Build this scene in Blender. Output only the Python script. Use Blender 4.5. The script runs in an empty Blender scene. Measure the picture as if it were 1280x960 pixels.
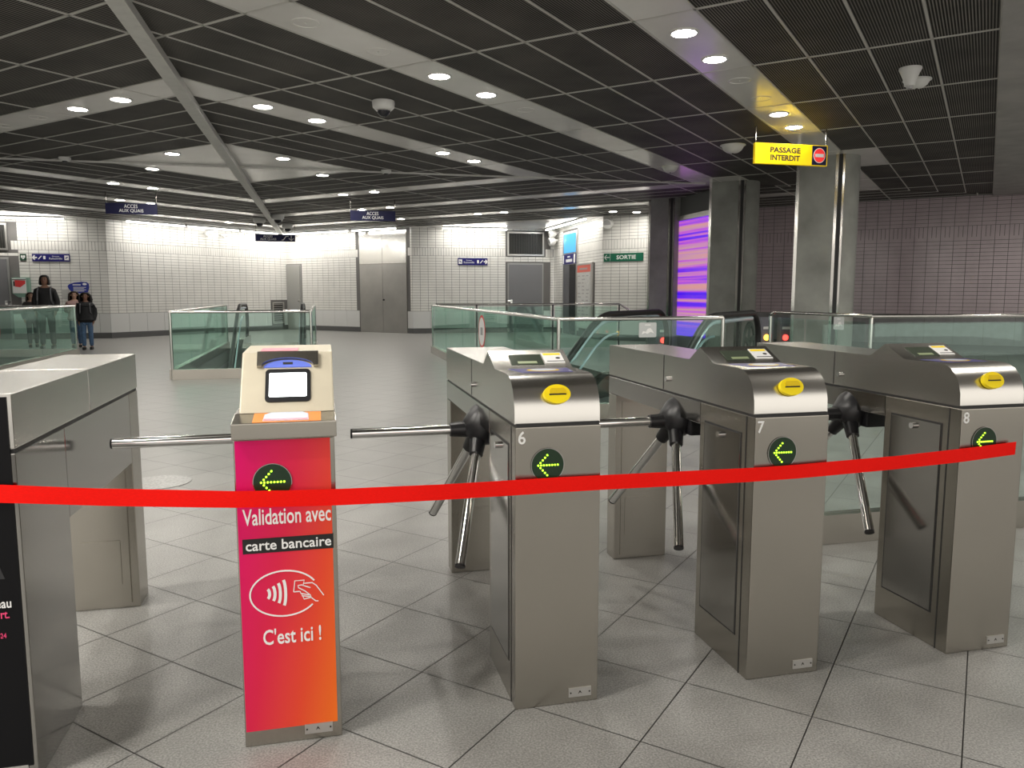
import bpy, bmesh, math, random
from mathutils import Matrix, Vector
random.seed(7)
S = math.sqrt(0.5)
scene = bpy.context.scene
COL = scene.collection

# ------------------------------------------------------------------ camera, world, exposure
CAM_H = 1.25
PITCH = math.atan(113 / 970.0)
YAW = math.atan(237 / 976.6)
cam_d = bpy.data.cameras.new('camera')
cam_d.sensor_width = 36.0
cam_d.lens = 36.0 * 970 / 1280
cam_d.clip_start = 0.05
cam = bpy.data.objects.new('camera', cam_d)
cam.location = (0, 0, CAM_H)
cam.rotation_euler = (math.pi / 2 - PITCH, 0, -YAW)
COL.objects.link(cam)
scene.camera = cam
w = bpy.data.worlds.new('world')
scene.world = w
w.use_nodes = True
w.node_tree.nodes['Background'].inputs[0].default_value = (1.0, 0.95, 0.88, 1)
w.node_tree.nodes['Background'].inputs[1].default_value = 0.8
scene.view_settings.view_transform = 'Standard'
scene.view_settings.look = 'None'
scene.view_settings.gamma = 1
scene.view_settings.use_curve_mapping = False
scene.view_settings.exposure = 1.05
DOWN_W = 4.8        # watts of one ceiling downlight over the far hall
NEAR_W = 19.0       # watts of one added unseen downlight, brightening near floor and mauve wall
COVE_W = 3.5       # watts per metre of wall-top light

# ------------------------------------------------------------------ helpers
_mats = {}


def mat(name, col=(.5, .5, .5), rough=.5, metal=0.0, emit=0.0, ecol=None, noise=0.0, nscale=8.0, spec=.5, bump=0.0, rvar=0.0, stretch=None):
    if name in _mats:
        return _mats[name]
    m = bpy.data.materials.new(name)
    m.use_nodes = True
    nt = m.node_tree
    b = nt.nodes['Principled BSDF']
    b.inputs['Base Color'].default_value = (*col, 1)
    b.inputs['Roughness'].default_value = rough
    b.inputs['Metallic'].default_value = metal
    b.inputs['Specular IOR Level'].default_value = spec
    if emit:
        b.inputs['Emission Color'].default_value = (*(ecol or col), 1)
        b.inputs['Emission Strength'].default_value = emit
    if noise or bump or rvar:
        g = nt.nodes.new('ShaderNodeNewGeometry')
        n = nt.nodes.new('ShaderNodeTexNoise')
        n.inputs['Scale'].default_value = nscale
        n.inputs['Detail'].default_value = 5
        if stretch:
            mp = nt.nodes.new('ShaderNodeMapping')
            mp.inputs['Scale'].default_value = stretch
            nt.links.new(g.outputs['Position'], mp.inputs['Vector'])
            nt.links.new(mp.outputs[0], n.inputs['Vector'])
        else:
            nt.links.new(g.outputs['Position'], n.inputs['Vector'])
        if noise:
            r = nt.nodes.new('ShaderNodeValToRGB')
            r.color_ramp.elements[0].position = .3
            r.color_ramp.elements[1].position = .7
            r.color_ramp.elements[0].color = (*[max(0, c * (1 - noise)) for c in col], 1)
            r.color_ramp.elements[1].color = (*[min(1, c * (1 + noise)) for c in col], 1)
            nt.links.new(n.outputs['Fac'], r.inputs[0])
            nt.links.new(r.outputs[0], b.inputs['Base Color'])
        if rvar:
            mr = nt.nodes.new('ShaderNodeMapRange')
            mr.inputs[1].default_value = .3
            mr.inputs[2].default_value = .7
            mr.inputs[3].default_value = max(.02, rough - rvar)
            mr.inputs[4].default_value = rough + rvar
            nt.links.new(n.outputs['Fac'], mr.inputs[0])
            nt.links.new(mr.outputs[0], b.inputs['Roughness'])
        if bump:
            bp = nt.nodes.new('ShaderNodeBump')
            bp.inputs['Strength'].default_value = bump
            bp.inputs['Distance'].default_value = .01
            nt.links.new(n.outputs['Fac'], bp.inputs['Height'])
            nt.links.new(bp.outputs[0], b.inputs['Normal'])
    _mats[name] = m
    return m


def glass_mat(name, tint, gloss=.02):
    m = bpy.data.materials.new(name)
    m.use_nodes = True
    nt = m.node_tree
    for n in list(nt.nodes):
        nt.nodes.remove(n)
    o = nt.nodes.new('ShaderNodeOutputMaterial')
    t = nt.nodes.new('ShaderNodeBsdfTransparent')
    t.inputs[0].default_value = (*tint, 1)
    g = nt.nodes.new('ShaderNodeBsdfGlossy')
    g.inputs['Roughness'].default_value = .02
    g.inputs[0].default_value = (.8, .95, .9, 1)
    lf = nt.nodes.new('ShaderNodeLayerWeight')
    lf.inputs[0].default_value = .5
    lw = nt.nodes.new('ShaderNodeMath')
    lw.operation = 'POWER'
    lw.inputs[1].default_value = 5.0
    nt.links.new(lf.outputs['Facing'], lw.inputs[0])
    ad = nt.nodes.new('ShaderNodeMath')
    ad.operation = 'MULTIPLY_ADD'
    ad.inputs[1].default_value = .55
    ad.inputs[2].default_value = gloss
    mx = nt.nodes.new('ShaderNodeMixShader')
    nt.links.new(lw.outputs[0], ad.inputs[0])
    nt.links.new(ad.outputs[0], mx.inputs[0])
    nt.links.new(t.outputs[0], mx.inputs[1])
    nt.links.new(g.outputs[0], mx.inputs[2])
    nt.links.new(mx.outputs[0], o.inputs[0])
    return m


def ramp_mat(name, build):
    m = bpy.data.materials.new(name)
    m.use_nodes = True
    build(m.node_tree, m.node_tree.nodes['Principled BSDF'])
    return m


class MB:
    """collects simple shapes into one mesh"""

    def __init__(self, tf=None):
        self.v, self.f, self.tf = [], [], tf

    def add(self, vs, fs):
        o = len(self.v)
        for p in vs:
            p = Vector(p)
            self.v.append(tuple(self.tf @ p) if self.tf else tuple(p))
        self.f += [tuple(i + o for i in q) for q in fs]
        return self

    def box(self, x0, y0, z0, x1, y1, z1):
        x0, x1 = min(x0, x1), max(x0, x1)
        y0, y1 = min(y0, y1), max(y0, y1)
        z0, z1 = min(z0, z1), max(z0, z1)
        return self.add([(x0, y0, z0), (x1, y0, z0), (x1, y1, z0), (x0, y1, z0), (x0, y0, z1), (x1, y0, z1), (x1, y1, z1), (x0, y1, z1)],
                        [(0, 3, 2, 1), (4, 5, 6, 7), (0, 1, 5, 4), (1, 2, 6, 5), (2, 3, 7, 6), (3, 0, 4, 7)])

    def prism(self, poly, a, b, axis='z'):
        """poly of 2D points extruded from a to b along axis (poly in the two other axes, in order)"""
        n = len(poly)

        def P(p, t):
            return {'z': (p[0], p[1], t), 'x': (t, p[0], p[1]), 'y': (p[0], t, p[1])}[axis]
        vs = [P(p, a) for p in poly] + [P(p, b) for p in poly]
        fs = [tuple(range(n))[::-1], tuple(range(n, 2 * n))]
        fs += [(i, (i + 1) % n, (i + 1) % n + n, i + n) for i in range(n)]
        return self.add(vs, fs)

    def tube(self, pts, r, n=10, cap=True):
        pts = [Vector(p) for p in pts]
        rs = r if isinstance(r, (list, tuple)) else [r] * len(pts)
        vs, fs = [], []
        up = None
        for i, p in enumerate(pts):
            d = (pts[min(i + 1, len(pts) - 1)] - pts[max(i - 1, 0)]).normalized()
            if up is None:
                up = Vector((0, 0, 1)) if abs(d.z) < .9 else Vector((1, 0, 0))
            a = d.cross(up).normalized()
            bb = a.cross(d).normalized()
            up = bb
            for k in range(n):
                t = 2 * math.pi * k / n
                vs.append(p + a * math.cos(t) * rs[i] + bb * math.sin(t) * rs[i])
        for i in range(len(pts) - 1):
            for k in range(n):
                k2 = (k + 1) % n
                fs.append((i * n + k, i * n + k2, (i + 1) * n + k2, (i + 1) * n + k))
        if cap:
            fs.append(tuple(range(n))[::-1])
            fs.append(tuple(range((len(pts) - 1) * n, len(pts) * n)))
        return self.add(vs, fs)

    def lathe(self, prof, c=(0, 0, 0), n=20):
        """prof of (r,z) turned about vertical axis through c"""
        vs, fs = [], []
        for r, z in prof:
            for k in range(n):
                t = 2 * math.pi * k / n
                vs.append((c[0] + r * math.cos(t), c[1] + r * math.sin(t), c[2] + z))
        m = len(prof)
        for i in range(m - 1):
            for k in range(n):
                k2 = (k + 1) % n
                fs.append((i * n + k, i * n + k2, (i + 1) * n + k2, (i + 1) * n + k))
        fs.append(tuple(range(n))[::-1])
        fs.append(tuple(range((m - 1) * n, m * n)))
        return self.add(vs, fs)

    def build(self, name, material, parent=None, smooth=False, local=False, bevel=0.0):
        me = bpy.data.meshes.new(name)
        vs = self.v
        if parent is not None and not local:
            inv = wmat(parent).inverted()
            vs = [tuple(inv @ Vector(p)) for p in vs]
        me.from_pydata(vs, [], self.f)
        bm = bmesh.new()
        bm.from_mesh(me)
        bmesh.ops.recalc_face_normals(bm, faces=bm.faces)
        if bevel:
            bmesh.ops.bevel(bm, geom=[e for e in bm.edges if e.calc_face_angle(0) > .5], offset=bevel, segments=2, affect='EDGES', profile=.6)
        bm.to_mesh(me)
        bm.free()
        if smooth:
            for p in me.polygons:
                p.use_smooth = True
            me.set_sharp_from_angle(angle=math.radians(40))
        me.materials.append(material)
        o = bpy.data.objects.new(name, me)
        COL.objects.link(o)
        if parent is not None:
            o.parent = parent
        return o


def wmat(o):
    m = o.matrix_basis.copy()
    return wmat(o.parent) @ m if o.parent else m


def thing(name, label, cat, loc=(0, 0, 0), rz=0.0, group=None):
    o = bpy.data.objects.new(name, None)
    o.empty_display_size = .1
    o.location = loc
    o.rotation_euler = (0, 0, rz)
    COL.objects.link(o)
    return tag(o, label, cat, group)


def tag(o, label, cat, group=None):
    o['label'] = label
    o['category'] = cat
    if group:
        o['group'] = group
    return o


def struct(o, label=None):
    o['kind'] = 'structure'
    if label:
        o['label'] = label
    return o


def share(src, name, parent, mtx=None):
    o = bpy.data.objects.new(name, src.data)
    COL.objects.link(o)
    o.parent = parent
    if mtx is not None:
        o.matrix_basis = mtx
    return o


def copy_tree(o, parent=None):
    c = o.copy()
    COL.objects.link(c)
    c.parent = parent
    for ch in o.children:
        copy_tree(ch, c)
    return c


def frame(origin, right, up):
    """matrix whose local x = right, y = up, z = outward normal (right x up)"""
    r, u = Vector(right).normalized(), Vector(up).normalized()
    n = r.cross(u)
    return Matrix(((r.x, u.x, n.x, origin[0]), (r.y, u.y, n.y, origin[1]), (r.z, u.z, n.z, origin[2]), (0, 0, 0, 1)))


def text(body, fr, x0, x1, y0, y1, name, material, parent, thick=.0012, bold=0.0, lift=.0006, shear=0.0):
    """text fitted into the box x0..x1, y0..y1 of a frame"""
    cu = bpy.data.curves.new('lettering', 'FONT')
    cu.body = body
    cu.align_x = 'CENTER'
    cu.offset = bold
    cu.space_line = .95
    cu.resolution_u = 3
    to = bpy.data.objects.new('lettering', cu)
    COL.objects.link(to)
    bpy.context.view_layer.update()
    me = bpy.data.meshes.new_from_object(to.evaluated_get(bpy.context.evaluated_depsgraph_get()))
    bpy.data.objects.remove(to)
    bpy.data.curves.remove(cu)
    xs = [v.co.x for v in me.vertices]
    ys = [v.co.y for v in me.vertices]
    sx = (x1 - x0) / (max(xs) - min(xs))
    sy = (y1 - y0) / (max(ys) - min(ys))
    mnx, mny = min(xs), min(ys)
    m = MB(fr)
    vs = [((v.co.x - mnx) * sx + x0, (v.co.y - mny) * sy + y0, lift) for v in me.vertices]
    m.add(vs, [tuple(p.vertices) for p in me.polygons])
    bpy.data.meshes.remove(me)
    o = m.build(name, material, parent)
    # face outward
    nrm = (fr.to_3x3() @ Vector((0, 0, 1)))
    if parent is not None:
        nrm = wmat(parent).to_3x3().inverted() @ nrm
    bm = bmesh.new()
    bm.from_mesh(o.data)
    for f in bm.faces:
        f.normal_update()
        if f.normal.dot(nrm) < 0:
            f.normal_flip()
    r = bmesh.ops.extrude_face_region(bm, geom=list(bm.faces))
    for e in r['geom']:
        if isinstance(e, bmesh.types.BMVert):
            e.co += nrm * thick
    bm.to_mesh(o.data)
    bm.free()
    return o


def ell(cx, cy, rx, ry, n=28, a0=0.0, a1=2 * math.pi):
    full = abs(a1 - a0 - 2 * math.pi) < 1e-6
    k = n if full else n + 1
    return [(cx + rx * math.cos(a0 + (a1 - a0) * i / n), cy + ry * math.sin(a0 + (a1 - a0) * i / n)) for i in range(k)]


def stroke(m, pts, wd, z0, z1):
    """flat line of width wd through 2D pts in a frame"""
    P = [Vector((p[0], p[1])) for p in pts]
    L, R = [], []
    for i, p in enumerate(P):
        d = (P[min(i + 1, len(P) - 1)] - P[max(i - 1, 0)]).normalized()
        nn = Vector((-d.y, d.x)) * wd / 2
        L.append(p + nn)
        R.append(p - nn)
    n = len(P)
    vs = [(q.x, q.y, z) for z in (z0, z1) for q in L + R]
    fs = []
    for i in range(n - 1):
        fs.append((i, i + 1, n + i + 1, n + i))
        fs.append((2 * n + i, 2 * n + i + 1, 3 * n + i + 1, 3 * n + i))
        fs.append((i, i + 1, 2 * n + i + 1, 2 * n + i))
        fs.append((n + i, n + i + 1, 3 * n + i + 1, 3 * n + i))
    return m.add(vs, fs)


def clip(poly, a, b, c):
    """keep the side a*x + b*y <= c"""
    out = []
    n = len(poly)
    for i in range(n):
        p, q = poly[i], poly[(i + 1) % n]
        dp, dq = a * p[0] + b * p[1] - c, a * q[0] + b * q[1] - c
        if dp <= 0:
            out.append(p)
        if (dp < -1e-9 and dq > 1e-9) or (dp > 1e-9 and dq < -1e-9):
            t = dp / (dp - dq)
            out.append((p[0] + (q[0] - p[0]) * t, p[1] + (q[1] - p[1]) * t))
    return out


def area(p):
    return abs(sum(p[i][0] * p[(i + 1) % len(p)][1] - p[(i + 1) % len(p)][0] * p[i][1] for i in range(len(p)))) / 2 if len(p) > 2 else 0


def UV(u, v):
    return ((u - v) * S, (u + v) * S)


def seen(x, y, z, mx=1.02):
    """rough size on screen of a piece, 0 when out of frame: picks which pieces get built singly"""
    d = Vector((x, y, z - CAM_H))
    f = Vector((math.sin(YAW) * math.cos(PITCH), math.cos(YAW) * math.cos(PITCH), -math.sin(PITCH)))
    r = Vector((math.cos(YAW), -math.sin(YAW), 0))
    u = r.cross(f)
    dz = d.dot(f)
    if dz < .5 or abs(d.dot(r) / dz) > .66 * mx + .03 or abs(d.dot(u) / dz) > .495 * mx + .03:
        return 0
    return 1 / dz


# ------------------------------------------------------------------ materials
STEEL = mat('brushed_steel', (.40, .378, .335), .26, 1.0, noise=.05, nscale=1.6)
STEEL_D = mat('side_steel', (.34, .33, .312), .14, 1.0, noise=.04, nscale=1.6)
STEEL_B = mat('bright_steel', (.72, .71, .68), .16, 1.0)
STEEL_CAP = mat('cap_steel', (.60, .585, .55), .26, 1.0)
CHROME = mat('chrome', (.78, .78, .77), .12, 1.0)
DARKGAP = mat('dark_seam', (.02, .02, .02), .6)
BLACKP = mat('black_plastic', (.012, .012, .014), .35)
BLACKR = mat('black_rubber', (.015, .015, .016), .45)
WHITE = mat('white_print', (.85, .85, .84), .5)
REDTAPE = mat('red_tape', (.93, .007, .003), .6, spec=.12, noise=.06, nscale=60, stretch=(2, 1, 12))
YELLOW = mat('yellow_plastic', (1.0, .77, .0), .4)
YELLOW_D = mat('yellow_raised', (.80, .56, .0), .4)
LEDBLACK = mat('led_window', (.012, .035, .015), .22)
LED = mat('green_led', (.35, .9, .02), .4, emit=1.7, ecol=(.45, 1.0, .03))
LCD = mat('lcd_glass', (.06, .075, .055), .12)
LCDTXT = mat('lcd_lit', (.30, .36, .20), .3)
CREAM = mat('cream_panel', (.62, .565, .44), .4, .1, noise=.05, nscale=10)
SCREENW = mat('lit_screen', (.9, .95, .95), .4, emit=2.2, ecol=(.93, 1.0, 1.0))
BLUELENS = mat('blue_lens', (.13, .18, .62), .25, emit=.12, ecol=(.2, .3, 1.0))
PURPLEPAD = mat('purple_pad', (.10, .09, .28), .3)
ORANGE = mat('orange_sticker', (.9, .27, .05), .4)
PALEPINK = mat('pink_print', (.75, .30, .38), .4)
PALEBLUE = mat('pale_blue_print', (.62, .68, .80), .35)
POSTERBLACK = mat('black_poster', (.004, .004, .005), .5, spec=.15)
PINKTXT = mat('pink_text', (.85, .06, .2), .5)
CONCRETE = mat('concrete', (.27, .275, .255), .75, noise=.22, nscale=2.2, bump=.1)
CONCRETE_L = mat('soffit_concrete', (.36, .35, .34), .8, noise=.12, nscale=3, bump=.1)
GROUT = mat('grout', (.16, .155, .15), .9)
TILEW = mat('white_tile', (.78, .77, .735), .22, noise=.05, nscale=2.5)
TILEP = mat('mauve_tile', (.50, .415, .44), .2, noise=.08, nscale=2.5)
PANELW = mat('white_base_panel', (.66, .66, .65), .35)
PANELG = mat('grey_base_panel', (.24, .24, .245), .45, noise=.1)
BASE = mat('dark_baseboard', (.10, .10, .10), .5)
STRIP = mat('white_gloss_strip', (.84, .83, .80), .17, .1, noise=.06, nscale=2)
GRIDBAR = mat('ceiling_bar', (.55, .54, .51), .45, .1)
BEAMGREY = mat('beam_paint', (.60, .60, .57), .45, .2, noise=.06, nscale=12)
CEILBACK = mat('ceiling_void', (.05, .05, .05), .8)
LENS = mat('lamp_lens', (1, 1, 1), .4, emit=22, ecol=(1.0, .95, .86))
TUBE = mat('tube_light', (1, 1, 1), .4, emit=9, ecol=(1.0, .97, .90))
DOORG = mat('grey_door', (.19, .19, .20), .45)
ALU = mat('aluminium', (.55, .54, .52), .35, .8)
NAVY = mat('navy_sign', (.014, .012, .14), .45, spec=.3)
NAVYD = mat('dark_navy_sign', (.005, .006, .045), .45, spec=.25)
GREENS = mat('green_sign', (.0, .115, .06), .4)
YSIGN = mat('lit_yellow_sign', (.95, .66, .0), .45, emit=.12, ecol=(1.0, .68, .0))
REDP = mat('red_print', (.72, .05, .05), .45)
DARKTXT = mat('dark_text', (.03, .025, .02), .6)
WHITEPL = mat('white_plastic', (.72, .72, .70), .4)
GREENBOX = mat('green_box', (.25, .42, .34), .4)
GLASS = glass_mat('green_glass', (.84, .945, .905), .035)
CLEARGLASS = glass_mat('clear_glass', (.90, .96, .94), .035)
BLUEGLASS = mat('blue_transom', (.05, .25, .5), .1, emit=.35, ecol=(.15, .5, .9))


def _floor(nt, b):
    g = nt.nodes.new('ShaderNodeNewGeometry')
    n1 = nt.nodes.new('ShaderNodeTexNoise'); n1.inputs['Scale'].default_value = 170; n1.inputs['Detail'].default_value = 2
    n2 = nt.nodes.new('ShaderNodeTexNoise'); n2.inputs['Scale'].default_value = 3.2; n2.inputs['Detail'].default_value = 6
    nt.links.new(g.outputs['Position'], n1.inputs['Vector'])
    nt.links.new(g.outputs['Position'], n2.inputs['Vector'])
    r1 = nt.nodes.new('ShaderNodeValToRGB')
    r1.color_ramp.elements[0].position = .36; r1.color_ramp.elements[0].color = (.62, .62, .62, 1)
    r1.color_ramp.elements[1].position = .66; r1.color_ramp.elements[1].color = (1.12, 1.12, 1.11, 1)
    r2 = nt.nodes.new('ShaderNodeValToRGB')
    r2.color_ramp.elements[0].position = .3; r2.color_ramp.elements[0].color = (.265, .262, .25, 1)
    r2.color_ramp.elements[1].position = .7; r2.color_ramp.elements[1].color = (.365, .362, .35, 1)
    mx = nt.nodes.new('ShaderNodeMix'); mx.data_type = 'RGBA'; mx.blend_type = 'MULTIPLY'; mx.inputs[0].default_value = 1
    nt.links.new(n1.outputs['Fac'], r1.inputs[0]); nt.links.new(n2.outputs['Fac'], r2.inputs[0])
    nt.links.new(r2.outputs[0], mx.inputs[6]); nt.links.new(r1.outputs[0], mx.inputs[7])
    nt.links.new(mx.outputs[2], b.inputs['Base Color'])
    mr = nt.nodes.new('ShaderNodeMapRange'); mr.inputs[3].default_value = .26; mr.inputs[4].default_value = .48
    nt.links.new(n2.outputs['Fac'], mr.inputs[0]); nt.links.new(mr.outputs[0], b.inputs['Roughness'])


FLOORM = ramp_mat('granite_tile', _floor)


def _panel(axis):
    def f(nt, b):
        g = nt.nodes.new('ShaderNodeNewGeometry')
        d = nt.nodes.new('ShaderNodeVectorMath'); d.operation = 'DOT_PRODUCT'
        d.inputs[1].default_value = axis
        nt.links.new(g.outputs['Position'], d.inputs[0])
        mu = nt.nodes.new('ShaderNodeMath'); mu.operation = 'MULTIPLY'; mu.inputs[1].default_value = 2 * math.pi / .0216
        si = nt.nodes.new('ShaderNodeMath'); si.operation = 'SINE'
        nt.links.new(d.outputs['Value'], mu.inputs[0]); nt.links.new(mu.outputs[0], si.inputs[0])
        r = nt.nodes.new('ShaderNodeValToRGB')
        r.color_ramp.elements[0].position = .45; r.color_ramp.elements[0].color = (.006, .006, .006, 1)
        r.color_ramp.elements[1].position = .85; r.color_ramp.elements[1].color = (.20, .19, .175, 1)
        ma = nt.nodes.new('ShaderNodeMapRange'); ma.inputs[1].default_value = -1
        nt.links.new(si.outputs[0], ma.inputs[0]); nt.links.new(ma.outputs[0], r.inputs[0])
        n = nt.nodes.new('ShaderNodeTexNoise'); n.inputs['Scale'].default_value = 1.7; n.inputs['Detail'].default_value = 4
        nt.links.new(g.outputs['Position'], n.inputs['Vector'])
        r2 = nt.nodes.new('ShaderNodeValToRGB')
        r2.color_ramp.elements[0].position = .3; r2.color_ramp.elements[0].color = (.65, .65, .65, 1)
        r2.color_ramp.elements[1].position = .7; r2.color_ramp.elements[1].color = (1.2, 1.18, 1.15, 1)
        nt.links.new(n.outputs['Fac'], r2.inputs[0])
        mx = nt.nodes.new('ShaderNodeMix'); mx.data_type = 'RGBA'; mx.blend_type = 'MULTIPLY'; mx.inputs[0].default_value = 1
        nt.links.new(r.outputs[0], mx.inputs[6]); nt.links.new(r2.outputs[0], mx.inputs[7])
        nt.links.new(mx.outputs[2], b.inputs['Base Color'])
        b.inputs['Roughness'].default_value = .6
        b.inputs['Specular IOR Level'].default_value = .2
    return f


PANEL_V = ramp_mat('ribbed_panel_v', _panel((-S, S, 0)))
PANEL_U = ramp_mat('ribbed_panel_u', _panel((S, S, 0)))


def _poster(nt, b):
    g = nt.nodes.new('ShaderNodeTexCoord')
    sp = nt.nodes.new('ShaderNodeSeparateXYZ')
    nt.links.new(g.outputs['Generated'], sp.inputs[0])
    a = nt.nodes.new('ShaderNodeMath'); a.operation = 'MULTIPLY'; a.inputs[1].default_value = .62
    nt.links.new(sp.outputs[0], a.inputs[0])
    iz = nt.nodes.new('ShaderNodeMath'); iz.operation = 'MULTIPLY_ADD'; iz.inputs[1].default_value = -.38; iz.inputs[2].default_value = .38
    nt.links.new(sp.outputs[2], iz.inputs[0])
    s = nt.nodes.new('ShaderNodeMath'); s.operation = 'ADD'
    nt.links.new(a.outputs[0], s.inputs[0]); nt.links.new(iz.outputs[0], s.inputs[1])
    r = nt.nodes.new('ShaderNodeValToRGB')
    e = r.color_ramp.elements
    e[0].position = 0; e[0].color = (.72, .0, .15, 1)
    e[1].position = 1; e[1].color = (.88, .17, .015, 1)
    m = e.new(.42); m.color = (.72, .02, .07, 1)
    m = e.new(.72); m.color = (.80, .07, .03, 1)
    nt.links.new(s.outputs[0], r.inputs[0]); nt.links.new(r.outputs[0], b.inputs['Base Color'])
    b.inputs['Roughness'].default_value = .45
    b.inputs['Specular IOR Level'].default_value = .2


POSTER = ramp_mat('red_orange_poster', _poster)


def _screen(nt, b):
    g = nt.nodes.new('ShaderNodeNewGeometry')
    mp = nt.nodes.new('ShaderNodeMapping'); mp.inputs['Scale'].default_value = (0, .03, 4.2)
    nt.links.new(g.outputs['Position'], mp.inputs['Vector'])
    n = nt.nodes.new('ShaderNodeTexNoise'); n.inputs['Scale'].default_value = 1.0; n.inputs['Detail'].default_value = 4
    n.inputs['Roughness'].default_value = .7
    nt.links.new(mp.outputs[0], n.inputs['Vector'])
    r = nt.nodes.new('ShaderNodeValToRGB')
    e = r.color_ramp.elements
    e[0].position = .36; e[0].color = (.06, .0, .95, 1)
    e[1].position = .66; e[1].color = (.85, .33, .22, 1)
    k = e.new(.44); k.color = (.17, .02, .95, 1)
    k = e.new(.50); k.color = (.62, .12, .70, 1)
    k = e.new(.56); k.color = (.62, .32, .45, 1)
    nt.links.new(n.outputs['Fac'], r.inputs[0])
    nt.links.new(r.outputs[0], b.inputs['Emission Color'])
    b.inputs['Emission Strength'].default_value = .42
    b.inputs['Base Color'].default_value = (.02, .02, .02, 1)


SCREENP = ramp_mat('purple_led_screen', _screen)

# ------------------------------------------------------------------ floor
HOLES = [(-2.15, 12.1, -.18, 18.9), (2.25, 7.33, 4.30, 16.4), (-7.2, 7.33, -4.85, 17.3)]


def minus_holes(poly):
    polys = [poly]
    for x0, y0, x1, y1 in HOLES:
        nxt = []
        for p in polys:
            xs = [q[0] for q in p]; ys = [q[1] for q in p]
            if max(xs) <= x0 or min(xs) >= x1 or max(ys) <= y0 or min(ys) >= y1:
                nxt.append(p); continue
            mid = clip(clip(p, -1, 0, -x0), 1, 0, x1)
            for r in (clip(p, 1, 0, x0), clip(p, -1, 0, -x1), clip(mid, 0, 1, y0), clip(mid, 0, -1, -y1)):
                if area(r) > 1e-4:
                    nxt.append(r)
        polys = nxt
    return polys


m = MB()
xs = sorted({-14, 16} | {h[0] for h in HOLES} | {h[2] for h in HOLES})
ys = sorted({-6.5, 30} | {h[1] for h in HOLES} | {h[3] for h in HOLES})
for i in range(len(xs) - 1):
    for j in range(len(ys) - 1):
        cx, cy = (xs[i] + xs[i + 1]) / 2, (ys[j] + ys[j + 1]) / 2
        if not any(h[0] < cx < h[2] and h[1] < cy < h[3] for h in HOLES):
            m.box(xs[i], ys[j], -.3, xs[i + 1], ys[j + 1], -.006)
FLOOR = struct(m.build('floor', mat('floor_joint', (.15, .147, .142), .8)))

TS, GAP = .3870, .0019
cells = []
for a in range(-40, 70):
    for b in range(-40, 70):
        u0, v0 = 1.1638 + a * TS, 1.920 + b * TS
        p = [UV(u0 + GAP, v0 + GAP), UV(u0 + TS - GAP, v0 + GAP), UV(u0 + TS - GAP, v0 + TS - GAP), UV(u0 + GAP, v0 + TS - GAP)]
        cx, cy = sum(q[0] for q in p) / 4, sum(q[1] for q in p) / 4
        if not (-13 < cx < 15 and -1.0 < cy < 29):
            continue
        for q in minus_holes(p):
            cells.append((seen(cx, cy, 0), q, (cx, cy), area(q) > .1485))
cells.sort(key=lambda c: -c[0])
proto = None
rest = MB()
for k, (sc, q, c, full) in enumerate(cells):
    if k < 300 and sc > 0 and full:
        if proto is None:
            pm = MB()
            pm.prism([(x - c[0], y - c[1]) for x, y in q], -.006, 0)
            proto = pm.build('tile', FLOORM, FLOOR, local=True)
            proto.location = (c[0], c[1], 0)
        else:
            share(proto, 'tile', FLOOR, Matrix.Translation((c[0], c[1], random.uniform(-.0006, .0006))))
    else:
        n = len(q)
        rest.add([(x, y, 0) for x, y in q], [tuple(range(n))])
o = rest.build('floor_tiles', FLOORM, FLOOR)
o['kind'] = 'stuff'
m = MB()
m.prism(ell(-1.09, 5.47, .20, .20, 32), 0.0, .004)
mh = tag(m.build('manhole_cover', mat('manhole_metal', (.34, .34, .33), .35, .4, noise=.3, nscale=60)), 'small round bright metal cover set in the floor behind the red column', 'manhole')

# pit walls under the openings
PITM = mat('pit_brick', (.17, .135, .155), .5, noise=.25, nscale=5)
for x0, y0, x1, y1 in HOLES:
    m = MB()
    z0 = -3.4
    m.box(x0 - .15, y0 - .15, z0, x0 - .001, y1 + .15, -.302)
    m.box(x1 + .001, y0 - .15, z0, x1 + .15, y1 + .15, -.302)
    m.box(x0, y0 - .15, z0, x1, y0 - .001, -.302)
    m.box(x0, y1 + .001, z0, x1, y1 + .15, -.302)
    m.box(x0, y0, z0 - .1, x1, y1, z0)
    struct(m.build('wall_pit', PITM))

# ------------------------------------------------------------------ ceiling
CZ = 3.30
YM, XM = 13.55, -1.30            # mitre lines of the ceiling pattern
m = MB()
m.box(-14, -3.1, CZ + .03, 16, 30, CZ + .10)
CEIL = struct(m.build('ceiling', CEILBACK))
PW = .476
VB = 1.94
UB, UL = 5.73, 1.64


def mirror(poly, q):
    if q & 1:
        poly = [(2 * XM - x, y) for x, y in poly]
    if q & 2:
        poly = [(x, 2 * YM - y) for x, y in poly]
    return poly


def room_clip(p):
    p = clip(p, 0, -1, 3.0)                      # y >= -3
    p = clip(p, 0, 1, 27.9) if p else p
    p = clip(p, -1, 0, 13) if p else p
    p = clip(p, S, S, 19.27) if p else p         # wall planes
    p = clip(p, -S, S, 20.97) if p else p
    p = clip(p, S, -S, -.036) if p else p        # concrete soffit to the right
    p = clip(p, 1, 0, 15) if p else p
    return p


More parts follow.
